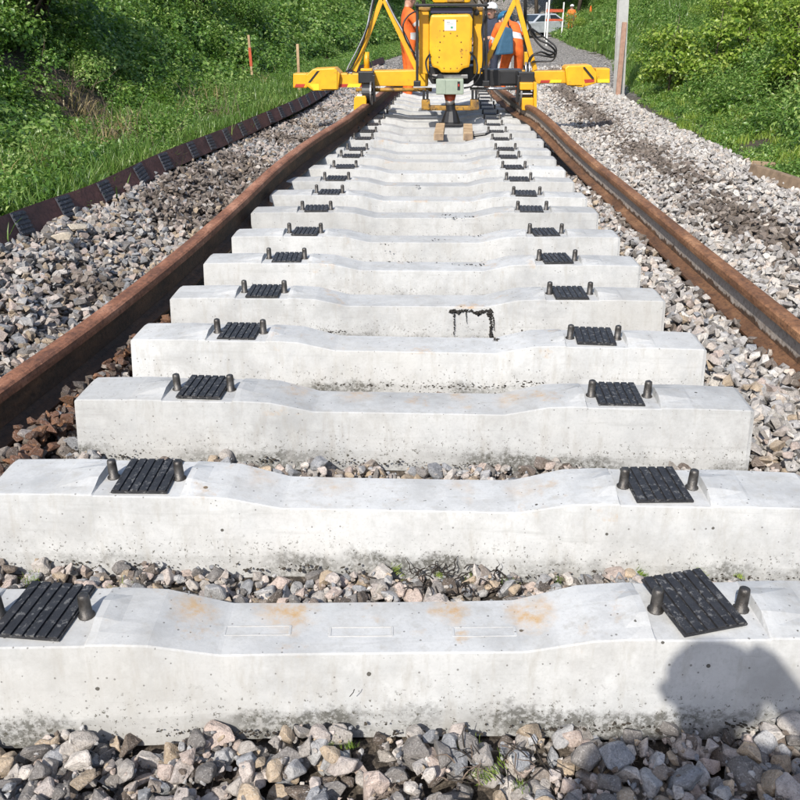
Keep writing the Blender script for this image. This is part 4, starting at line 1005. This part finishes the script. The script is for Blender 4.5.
# ------------------------------------------------------------------ people
BONES = [('pelvis', 'spine'), ('spine', 'chest'), ('chest', 'neck'), ('neck', 'chin'), ('chin', 'brow'), ('brow', 'crown'), ('chin', 'nose'),
         ('chest', 'shL'), ('shL', 'elL'), ('elL', 'wrL'), ('chest', 'shR'), ('shR', 'elR'), ('elR', 'wrR'),
         ('pelvis', 'hipL'), ('hipL', 'knL'), ('knL', 'anL'), ('anL', 'toL'), ('pelvis', 'hipR'), ('hipR', 'knR'), ('knR', 'anR'), ('anR', 'toR')]
RAD = {'pelvis': .155, 'spine': .15, 'chest': .165, 'neck': .062, 'chin': .085, 'brow': .098, 'crown': .06, 'nose': .022, 'sh': .085, 'el': .058, 'wr': .040, 'hip': .105, 'kn': .078, 'an': .060, 'to': .042}
def person(label, loc, rz, J, legs='hivis', torso='hivis', helmet=None, bands=True, group=None):
    J = {k: Vector(v) for k, v in J.items()}
    fw = (J['nose'] - J['chin']); names = list(J); bones = list(BONES); rad = {k: RAD.get(k, RAD.get(k[:-1], .05)) for k in names}
    for s in 'LR':                                # palm and five fingers
        w = J['wr' + s]; d = (w - J['el' + s]).normalized(); x = d.cross(Vector((0, 0, 1)));
        x = x.normalized() if x.length > .1 else Vector((1, 0, 0)); n = x.cross(d)
        J['pa' + s] = w + d * .07; bones.append(('wr' + s, 'pa' + s)); rad['pa' + s] = .030
        for k, (o, l) in enumerate(((-.032, .075), (-.011, .085), (.011, .08), (.032, .062))):
            J[f'fa{k}{s}'] = w + d * .105 + x * o; J[f'fb{k}{s}'] = w + d * (.105 + l * .6) + x * o - n * .03
            bones += [('pa' + s, f'fa{k}{s}'), (f'fa{k}{s}', f'fb{k}{s}')]; rad[f'fa{k}{s}'] = .0095; rad[f'fb{k}{s}'] = .008
        J['th' + s] = w + d * .07 - x * .055 - n * .02; bones.append(('wr' + s, 'th' + s)); rad['th' + s] = .011
    names = list(J); me = bpy.data.meshes.new('person_frame')
    me.from_pydata([J[k] for k in names], [(names.index(a), names.index(b)) for a, b in bones], [])
    tmp = bpy.data.objects.new('person_frame', me); col.objects.link(tmp)
    tmp.modifiers.new('skin', 'SKIN'); tmp.modifiers.new('sub', 'SUBSURF').levels = 1
    for k, v in enumerate(me.skin_vertices[0].data): v.radius = (rad[names[k]],) * 2; v.use_root = names[k] == 'pelvis'
    bpy.context.view_layer.update()
    body = bpy.data.meshes.new_from_object(tmp.evaluated_get(bpy.context.evaluated_depsgraph_get()))
    bpy.data.objects.remove(tmp)
    body.materials.clear()
    for m in (torso, legs, 'reflect', 'skin', 'boot'): body.materials.append(M[m])
    seg = [(J[a], J[b], a, b) for a, b in bones]
    for f in body.polygons:
        f.use_smooth = True; c = f.center; best = None
        for a, b, na, nb in seg:
            ab = b - a; t = max(0, min(1, (c - a).dot(ab) / (ab.length_squared + 1e-9))); d = (c - a - ab * t).length - .5 * (rad[na] * (1 - t) + rad[nb] * t)
            if best is None or d < best[0]: best = (d, na, nb, t)
        _, na, nb, t = best; s = 0
        if nb[:2] in ('kn', 'an', 'hi'): s = 1
        if nb[:2] == 'to' or (nb[:2] == 'an' and t > .86): s = 4
        if nb in ('chin', 'brow', 'crown', 'nose') or nb[:2] in ('pa', 'fa', 'fb', 'th'): s = 3
        if bands and ((nb[:2] == 'an' and .25 < t < .45) or (nb == 'spine' and t > .75) or (nb[:2] == 'el' and .55 < t < .8) or (nb[:2] == 'wr' and .5 < t < .75)): s = 2
        f.material_index = s
    root = empty('person', loc, rz); body.name = 'body'
    o = mesh_obj('body', body, None, root)
    head = (J['chin'] + J['brow']) / 2; up = (J['brow'] - J['chin']).normalized(); fw = (fw - up * fw.dot(up)).normalized(); sd = up.cross(fw)
    for k in (-1, 1): MB().tube([head + fw * .082 + sd * k * .034 + up * .012, head + fw * .096 + sd * k * .034 + up * .012], [.014, .006], 8).build('eye', M['hair'], root, local=True)
    MB().tube([head + fw * .088 - up * .055 - sd * .025, head + fw * .094 - up * .057, head + fw * .088 - up * .055 + sd * .025], .006, 6).build('mouth', M['red'], root, local=True)
    for k in (-1, 1): MB().tube([head + sd * k * .088 - up * .02, head + sd * k * .102 + up * .02], [.014, .02], 8).build('ear', M['skin'], root, local=True)
    if helmet:
        c = J['brow'] + up * .012; pts = [c - up * .02, c + up * .005, c + up * .055, c + up * .095, c + up * .115]
        h = MB().tube(pts, [.132, .130, .118, .080, .02], 20).build('helmet', M[helmet], root, flat=False, local=True)
        MB().box((0, 0, 0), (.16, .09, .012), Matrix((sd, fw, up)).transposed()).build('peak', M[helmet], h, bevel=.004, local=True).location = c + fw * .155 - up * .012
    else:
        c = J['brow']; MB().tube([c - up * .03 - fw * .03, c + up * .02 - fw * .02, c + up * .07 - fw * .01, c + up * .095], [.108, .112, .085, .02], 16).build('hair', M['hair'], root, flat=False, local=True)
    return tag(root, label, 'person', group)
STAND = dict(pelvis=(0, 0, .98), spine=(0, .01, 1.14), chest=(0, 0, 1.36), neck=(0, .01, 1.53), chin=(0, .03, 1.60), brow=(0, .02, 1.70), crown=(0, .01, 1.77), nose=(0, .125, 1.645),
             shL=(-.19, 0, 1.44), elL=(-.27, -.02, 1.16), wrL=(-.25, .10, .92), shR=(.19, 0, 1.44), elR=(.27, -.02, 1.16), wrR=(.24, .12, .93),
             hipL=(-.10, 0, .92), knL=(-.12, .03, .50), anL=(-.13, -.02, .10), toL=(-.15, .15, .045), hipR=(.10, 0, .92), knR=(.12, .03, .50), anR=(.13, -.02, .10), toR=(.15, .15, .045))
BEND = dict(STAND, pelvis=(0, -.10, .95), spine=(0, .04, 1.06), chest=(0, .24, 1.19), neck=(0, .38, 1.27), chin=(0, .45, 1.27), brow=(0, .50, 1.35), crown=(0, .52, 1.42), nose=(0, .565, 1.27),
            shL=(-.19, .28, 1.22), elL=(-.26, .38, .96), wrL=(-.20, .56, .82), shR=(.19, .28, 1.22), elR=(.27, .36, .95), wrR=(.20, .55, .80),
            hipL=(-.10, -.08, .90), knL=(-.14, .04, .50), anL=(-.16, -.04, .10), toL=(-.18, .14, .045), hipR=(.10, -.08, .90), knR=(.14, .04, .50), anR=(.16, -.04, .10), toR=(.18, .14, .045))
REACH = dict(STAND, elL=(-.26, .16, 1.22), wrL=(-.16, .38, 1.18), elR=(.27, .14, 1.20), wrR=(.18, .36, 1.12))
g = 'workers in orange around the machine'
p = q(408, 40, 15.0); person('worker in orange jacket standing left of the yellow hood', (p.x, 15.0, .0), R(-75), REACH, helmet='helmet_white', group=g)
p = q(513, 40, 15.2); bent = person('worker in orange bending down beside the right frame, blue helmet', (p.x, 15.2, .0), R(14), BEND, helmet='helmet_blue', group=g)
p = q(503.5, 42, 14.85); bag = empty('tool_bag', (p.x, 14.85, p.z - .2), R(20))
MB().add([(-.13, -.06, 0), (.17, -.06, .02), (.14, -.05, .40), (-.02, -.05, .44), (-.13, .06, 0), (.17, .06, .02), (.14, .05, .40), (-.02, .05, .44)], [(0, 1, 2, 3), (4, 5, 6, 7), (0, 1, 5, 4), (1, 2, 6, 5), (2, 3, 7, 6), (3, 0, 4, 7)]).build('pouch', M['blue_cloth'], bag, bevel=.03, local=True)
MB().tube([(-.02, 0, .42), (.04, .10, .62), (.14, .22, .66), (.18, .24, .45), (.14, .04, .40)], .014, 6).build('strap', M['hose'], bag, local=True)
tag(bag, 'blue bag slung at the left hip of the bending worker', 'bag')
p = q(491.5, 20, 17.0); wk = person('worker in dark jacket and white helmet beside the black guard post', (p.x, 17.0, -.05), R(150), REACH, legs='dark_cloth', torso='dark_cloth', helmet='helmet_white', bands=False, group=g); wk.scale = (.92, .92, .92)
fx = P(572, 8, Y=58); person('far worker in orange standing on the right verge', (fx.x, 58, tz(fx.x, 58) - .06), R(170), STAND, helmet='helmet_white', group=g)
# whoever took the picture stands just behind the camera and throws the soft shadow on the nearest sleeper
HOLD = dict(STAND, elR=(.33, .0, 1.42), wrR=(.20, .06, 1.60))
person('person standing before the nearest sleeper with both hands raised', (.11, -.30, .03), 0, HOLD)

# ------------------------------------------------------------------ right edge: post, plank, old timbers
pb = hit(619, 92); pb = Vector((P(619, 92, Y=16.5).x, 16.5, 0)); pb.z = tz(pb.x, pb.y) - .06
post = empty('steel_post', pb)
W = .175
MB().box(pb + Vector((0, -W / 2, 2.6)), (W, .016, 5.2)).build('flange', M['galv'], post)
MB().box(pb + Vector((0, W / 2, 2.6)), (W, .016, 5.2)).build('flange', M['galv'], post)
MB().box(pb + Vector((0, 0, 2.6)), (.012, W - .02, 5.2)).build('web', M['galv'], post)
post.rotation_euler = (0, R(-3.6), 0)
tag(post, 'tall grey steel post at the edge of the right verge', 'post')
pk = empty('plank', pb + Vector((.02, -.22, 0)))
MB().bar(pb + Vector((-.075, -.30, .0)), pb + Vector((-.055, -.105, 1.28)), .085, .035, (0, 1, 0)).build('board', M['plank'], pk, bevel=.004)
MB().bar(pb + Vector((-.055, -.105, 1.281)), pb + Vector((-.0549, -.1045, 1.285)), .08, .031, (0, 1, 0)).build('cut_end', M['timber_pale'], pk)
tag(pk, 'reddish brown plank leaning against the grey steel post', 'plank')
def timber(label, a, b, w, h, m, roll=0):
    t = empty('old_timber', a)
    up = Vector((math.sin(roll), 0, math.cos(roll)))
    MB().bar(a, b, w, h, up).build('beam', M[m], t, bevel=.012)
    d = (b - a).normalized(); MB().bar(a - d * .004, a + d * .004, w * .9, h * .9, up).build('sawn_end', M['timber_pale'], t)
    return tag(t, label, 'timber', 'old timbers by the right verge')
a = hit(754, 176); b = hit(812, 196); dz = Vector((0, 0, .05))
timber('weathered brown timber lying along the edge of the right ballast', a + dz, b + (b - a) * .6 + dz, .13, .11, 'timber', .2)
a2 = hit(752, 166); b2 = hit(775, 168); timber('short split timber lying behind the weathered brown timber', a2 + dz * .3, b2 + dz * .3, .10, .07, 'timber', .5)
# stakes in the left bank
for px, py, Y, h, m, lb in ((298.5, 73, 15.0, .75, 'timber_pale', 'thin wooden stake standing behind the left arm tip'), (250.5, 48, 17.0, .5, 'timber_pale', 'short stake with an orange mark in the left bank')):
    pt = P(px, py, Y=Y); z0 = tz(pt.x, pt.y) - .1; top = P(px - (1 if px > 260 else 2), 44 if px > 260 else 35, Y=Y)
    s = empty('stake', (pt.x, Y, z0)); MB().bar(Vector((pt.x, Y, z0)), top, .045, .035, (0, 1, 0)).build('shaft', M[m], s, bevel=.004)
    if px < 260: MB().bar(Vector((pt.x, Y, z0)).lerp(top, .45), Vector((pt.x, Y, z0)).lerp(top, .78), .052, .042, (0, 1, 0)).build('orange_band', M['orange_red'], s)
    tag(s, lb, 'stake')
# stones lying on the old rail's edge
for px, py, s_, lb in ((76, 226, .085, 'large pale flat stone against the tipped rail'), (62, 236, .075, 'large cream stone beside the tipped rail')):
    pt = P(px, py, z=.20); v, t_ = ROCK_NEAR[3 if px > 70 else 7]
    me = np_mesh('loose_stone', v * np.array([1, .8, .55]) * s_, t_, np.tile(np.array((.50, .43, .33)), (len(v), 1))); o = mesh_obj('loose_stone', me, M['stone']); o.location = pt; o.rotation_euler = (0.1, .1, 1.0)
    tag(o, lb, 'stone')

# ------------------------------------------------------------------ far end: car, barrier, marker
def car(loc, rz):
    r = empty('parked_car', loc, rz)
    side = [(-2.05, .32), (-2.1, .62), (-1.95, .86), (-1.1, .95), (-.45, 1.40), (.85, 1.44), (1.65, 1.02), (2.05, .92), (2.12, .45), (2.0, .28)]
    MB().add([(x, y * (.86 if z > 1.2 else 1), z) for y in (-.86, .86) for x, z in side], [tuple(range(10)), tuple(range(10, 20))] + [(i, i + 10, (i + 1) % 10 + 10, (i + 1) % 10) for i in range(10)]).build('body', M['car_paint'], r, bevel=.05, local=True)
    for y in (-1, 1):
        MB().add([(-.95, y * .875, .98), (-.42, y * .79, 1.33), (.25, y * .79, 1.36), (.25, y * .875, .98)], [(0, 1, 2, 3)]).build('side_window', M['glass'], r, local=True)
        MB().add([(.33, y * .875, .98), (.33, y * .79, 1.36), (.80, y * .79, 1.36), (1.40, y * .875, 1.02)], [(0, 1, 2, 3)]).build('side_window', M['glass'], r, local=True)
    MB().add([(-1.07, -.76, .985), (-1.07, .76, .985), (-.53, .66, 1.365), (-.53, -.66, 1.365)], [(0, 1, 2, 3)]).build('windscreen', M['glass'], r, local=True)
    for x in (-1.3, 1.3):
        for y in (-.8, .8):
            w = MB().tube([(x, y - .1, .31), (x, y + .1, .31)], .31, 20).build('wheel', M['hose'], r, local=True)
            MB().tube([(x, y + math.copysign(.102, y), .31), (x, y + math.copysign(.108, y), .31)], .19, 14).build('rim', M['steel'], w, local=True)
    for y in (-.62, .62): MB().box((-2.06, y, .68), (.10, .32, .14)).build('headlight', M['lamp_lens'], r, bevel=.02, local=True)
    MB().box((-2.09, 0, .42), (.06, 1.5, .16)).build('bumper', M['hose'], r, bevel=.02, local=True)
    return r
cx = P(538, 20, Y=60); tag(car((cx.x, 60, tz(cx.x, 60) - .03), R(35)), 'silver car parked far off at the end of the gravel path', 'car')
mx = P(548.5, 14, Y=44); mk = empty('marker_post', (mx.x, 44, tz(mx.x, 44) - .05))
MB().tube([mk.location, mk.location + Vector((0, 0, 2.6))], .045, 8).build('pole', M['white'], mk); MB().tube([mk.location + Vector((0, 0, 2.6)), mk.location + Vector((0, 0, 2.68))], [.06, .02], 8).build('cap', M['white'], mk)
tag(mk, 'thin white post standing right of the silver car', 'post')
bx = P(555, 8, Y=54); br = empty('barrier', (bx.x, 54, tz(bx.x, 54) - .05))
for dx in (-.5, .5): MB().box(br.location + Vector((dx, 0, 1.0)), (.07, .07, 2.0)).build('leg', M['white'], br)
for k in range(5): MB().box(br.location + Vector((-.4 + k * .2, -.045, 1.55)), (.196, .02, .16)).build('panel', M['orange_red'], br)
for k in range(5): MB().box(br.location + Vector((-.4 + k * .2, -.045, 1.05)), (.196, .02, .12)).build('panel', M['orange_red'], br)
tag(br, 'orange and white barrier far off beside the white post', 'barrier')
ox = hit(590, 17); oc = empty('traffic_cone', (ox.x, ox.y, tz(ox.x, ox.y) - .03))
MB().tube([oc.location + Vector((0, 0, z)) for z in (.03, .25, .26, .45, .46, .75)], [.17, .125, .125, .085, .085, .03], 16).build('cone', M['hivis'], oc); MB().box(oc.location + Vector((0, 0, .017)), (.42, .42, .034)).build('base', M['hose'], oc, bevel=.01)
tag(oc, 'small orange traffic cone on the far right verge', 'cone')

# ------------------------------------------------------------------ dirt, tar and dead roots on the sleepers
def crumbs(name, spots, label, seed):
    r = np.random.default_rng(seed); V, T, k = [], [], 0
    for p, rad, n, s in spots:
        for j in range(n):
            v, t = ROCK[int(r.integers(0, len(ROCK)))]; c = np.array([p[0] + r.normal(0, rad[0]), p[1] + r.normal(0, rad[1]), p[2] + abs(r.normal(0, max(s * .6, .012 if name == 'moss_fringe' else 0)))])
            sc = s * r.uniform(.4, 1.3); a = r.uniform(0, 6.28); m = np.array([[math.cos(a), -math.sin(a), 0], [math.sin(a), math.cos(a), 0], [0, 0, .6]])
            V.append(v @ m.T * sc + c); T.append(t + k); k += len(v)
    me = np_mesh(name, np.concatenate(V), np.concatenate(T)); o = mesh_obj(name, me, M['dry_dirt']); return tag(o, label, 'dirt', kind='stuff')
sp = []
for px, py, w, n in ((455, 218, .04, 14), (480, 236, .03, 10), (330, 333, .012, 12), (340, 332, .02, 12), (448, 215, .02, 10), (470, 217, .03, 12), (416, 186, .02, 12), (410, 158, .03, 8), (465, 156, .03, 12), (330, 265, .01, 6), (500, 386, .10, 30), (530, 383, .03, 22), (420, 387, .12, 26), (470, 388, .09, 24), (350, 386, .08, 14),
                     (470, 265, .06, 16), (400, 262, .08, 12), (495, 340, .012, 18), (385, 245, .05, 8), (440, 240, .05, 8)):
    p = P(px, py, z=.165); sp.append((p, (w, .008), n, .0055))
crumbs('soil_crumbs', sp, 'dark soil crumbs and moss scattered on the tops of the sleepers', 3)
sp = []
for i in range(5):
    s = sleepers[i]; yaw = s.rotation_euler.z
    for k in range(34):
        lx = pal.uniform(-1.15, 1.15); p = s.location + Matrix.Rotation(yaw, 3, 'Z') @ Vector((lx, -.146, -.024)); sp.append((p, (.035, .004), pal.randint(3, 16), pal.uniform(.003, .0065)))
crumbs('moss_fringe', sp, 'dark moss and dirt packed along the foot of the nearest sleepers', 4)
# tar drips on the fifth sleeper
s5 = sleepers[4]; inv = s5.matrix_basis.inverted()
def face_point(px, py):                          # a point on the front face of the fifth sleeper, in its own space
    o_ = inv @ CAM; d_ = (inv.to_3x3() @ ray(px, py)).normalized()
    a = Vector((0, -.134, .02)); b = Vector((0, -.094, .155)); n = Vector((1, 0, 0)).cross(b - a).normalized()
    t = (a - o_).dot(n) / d_.dot(n); return o_ + d_ * t + n * (.003 if n.y > 0 else -.003)
tar = MB()
for pts, r in ((((450, 311), (458, 312), (468, 310.5), (478, 312.5), (486, 311), (494, 311.5)), (.009, .013, .007, .012, .009, .010)), (((454, 311), (454.5, 322), (454, 335)), (.007, .005, .004)), (((466, 312), (466.5, 318), (467, 323)), (.004, .003, .002)),
               (((489, 312), (491, 322), (491, 333), (492, 337)), (.012, .009, .007, .012)), (((490, 312), (494, 320), (494, 330)), (.008, .006, .004))):
    pp = smooth_path([face_point(*p) for p in pts], 12); rs_ = np.interp(np.arange(len(pp)), np.linspace(0, len(pp) - 1, len(r)), r)
    for p_, r_ in zip(pp, rs_):
        for rep_ in range(2):
            v_, t3_ = ROCK[pal.randrange(len(ROCK))]; sc_ = float(r_) * pal.uniform(.35, 1.0); o_ = p_ + Vector((pal.gauss(0, r_ * .35), 0, pal.gauss(0, r_ * .35)))
            tar.add([o_ + Vector((q_[0], q_[1] * .3, q_[2] * pal.uniform(.9, 1.6))) * sc_ for q_ in v_], [tuple(int(k) for k in f_) for f_ in t3_])
fa, fb = Vector((0, -.134, .02)), Vector((0, -.094, .155)); fn = Vector((1, 0, 0)).cross(fb - fa).normalized(); fn = fn if fn.y < 0 else -fn
tar.v = [v - fn * (v - fa).dot(fn) + fn * (.0008 + .06 * max(-.004, min(.012, (v - fa).dot(fn)))) for v in tar.v]
t_ = tar.build('tar_drips', M['tar'], s5, local=True, flat=False)
# roots torn up between the two nearest sleepers
rr = random.Random(5); c = P(452, 583, z=.0); rt = empty('torn_roots', (c.x, c.y, 0))
for k in range(60):
    p = Vector((c.x + rr.gauss(0, .075), c.y + rr.uniform(-.05, .07), .0)); d = Vector((rr.gauss(0, .6), rr.gauss(.1, .4), rr.uniform(.1, .7))).normalized(); pts = [p]
    for j in range(5): d = (d + Vector((rr.gauss(0, .5), rr.gauss(0, .4), rr.gauss(-.25, .3)))).normalized(); pts.append(pts[-1] + d * rr.uniform(.007, .016))
    MB().tube(pts, [.0022, .002, .0017, .0014, .001, .0007], 5).build('root', M['root'], rt)
tag(rt, 'tangle of dark torn roots between the two nearest sleepers', 'roots')
rr = random.Random(9); c = P(480, 765, z=.02); rt = empty('dead_stalks', (c.x, c.y, 0))
for k in range(26):
    p = Vector((c.x + rr.gauss(.02, .06), c.y + rr.uniform(-.05, .06), .02)); d = Vector((rr.gauss(0, .8), rr.gauss(0, .5), rr.uniform(.1, .7))).normalized(); pts = [p]
    for j in range(5): d = (d + Vector((rr.gauss(0, .25), rr.gauss(0, .25), rr.gauss(-.15, .2)))).normalized(); pts.append(pts[-1] + d * rr.uniform(.007, .016))
    MB().tube(pts, [.0018, .0016, .0014, .0012, .0009, .0006], 5).build('stalk', M['root' if k % 3 else 'dead_twig'], rt)
tag(rt, 'dead stalks and roots among the stones at the bottom edge', 'stalks')
for px, py, ang, lb in ((124, 719, .6, 'small brown twig stuck to the face of the nearest sleeper'), (352, 693, 1.1, 'thin dark stalk on the face of the nearest sleeper')):
    p = P(px, py, Y=1.345); tw_ = empty('twig', p); d = Vector((math.cos(ang), .02, math.sin(ang))) * (.022 if px < 200 else .012)
    MB().tube([p - d, p + Vector((.003, 0, .002)), p + d], [.003, .0035, .0015] if px < 200 else .0009, 6).build('stem', M['dead_twig' if px < 200 else 'root'], tw_)
    tag(tw_, lb, 'twig')

# shallow cast frames on the top of the nearest sleeper
s1 = sleepers[0]; inv1 = s1.matrix_basis.inverted()
for x0, x1, yc in ((225, 290, 630), (330, 392, 631), (453, 515, 631)):
    a = inv1 @ P((x0 + x1) / 2, yc, z=.162); w = (P(x1, yc, z=.162) - P(x0, yc, z=.162)).length; h = .030; mb = MB(); zt = .1598
    for dx, dy, ww, hh in ((0, -h / 2, w, .0035), (0, h / 2, w, .0035), (-w / 2, 0, .0035, h), (w / 2, 0, .0035, h)): mb.box((a.x + dx, a.y + dy, zt), (ww + .003, hh, .0036))
    o = mb.build('cast_frame', M['concrete'], s1, bevel=.001, local=True)
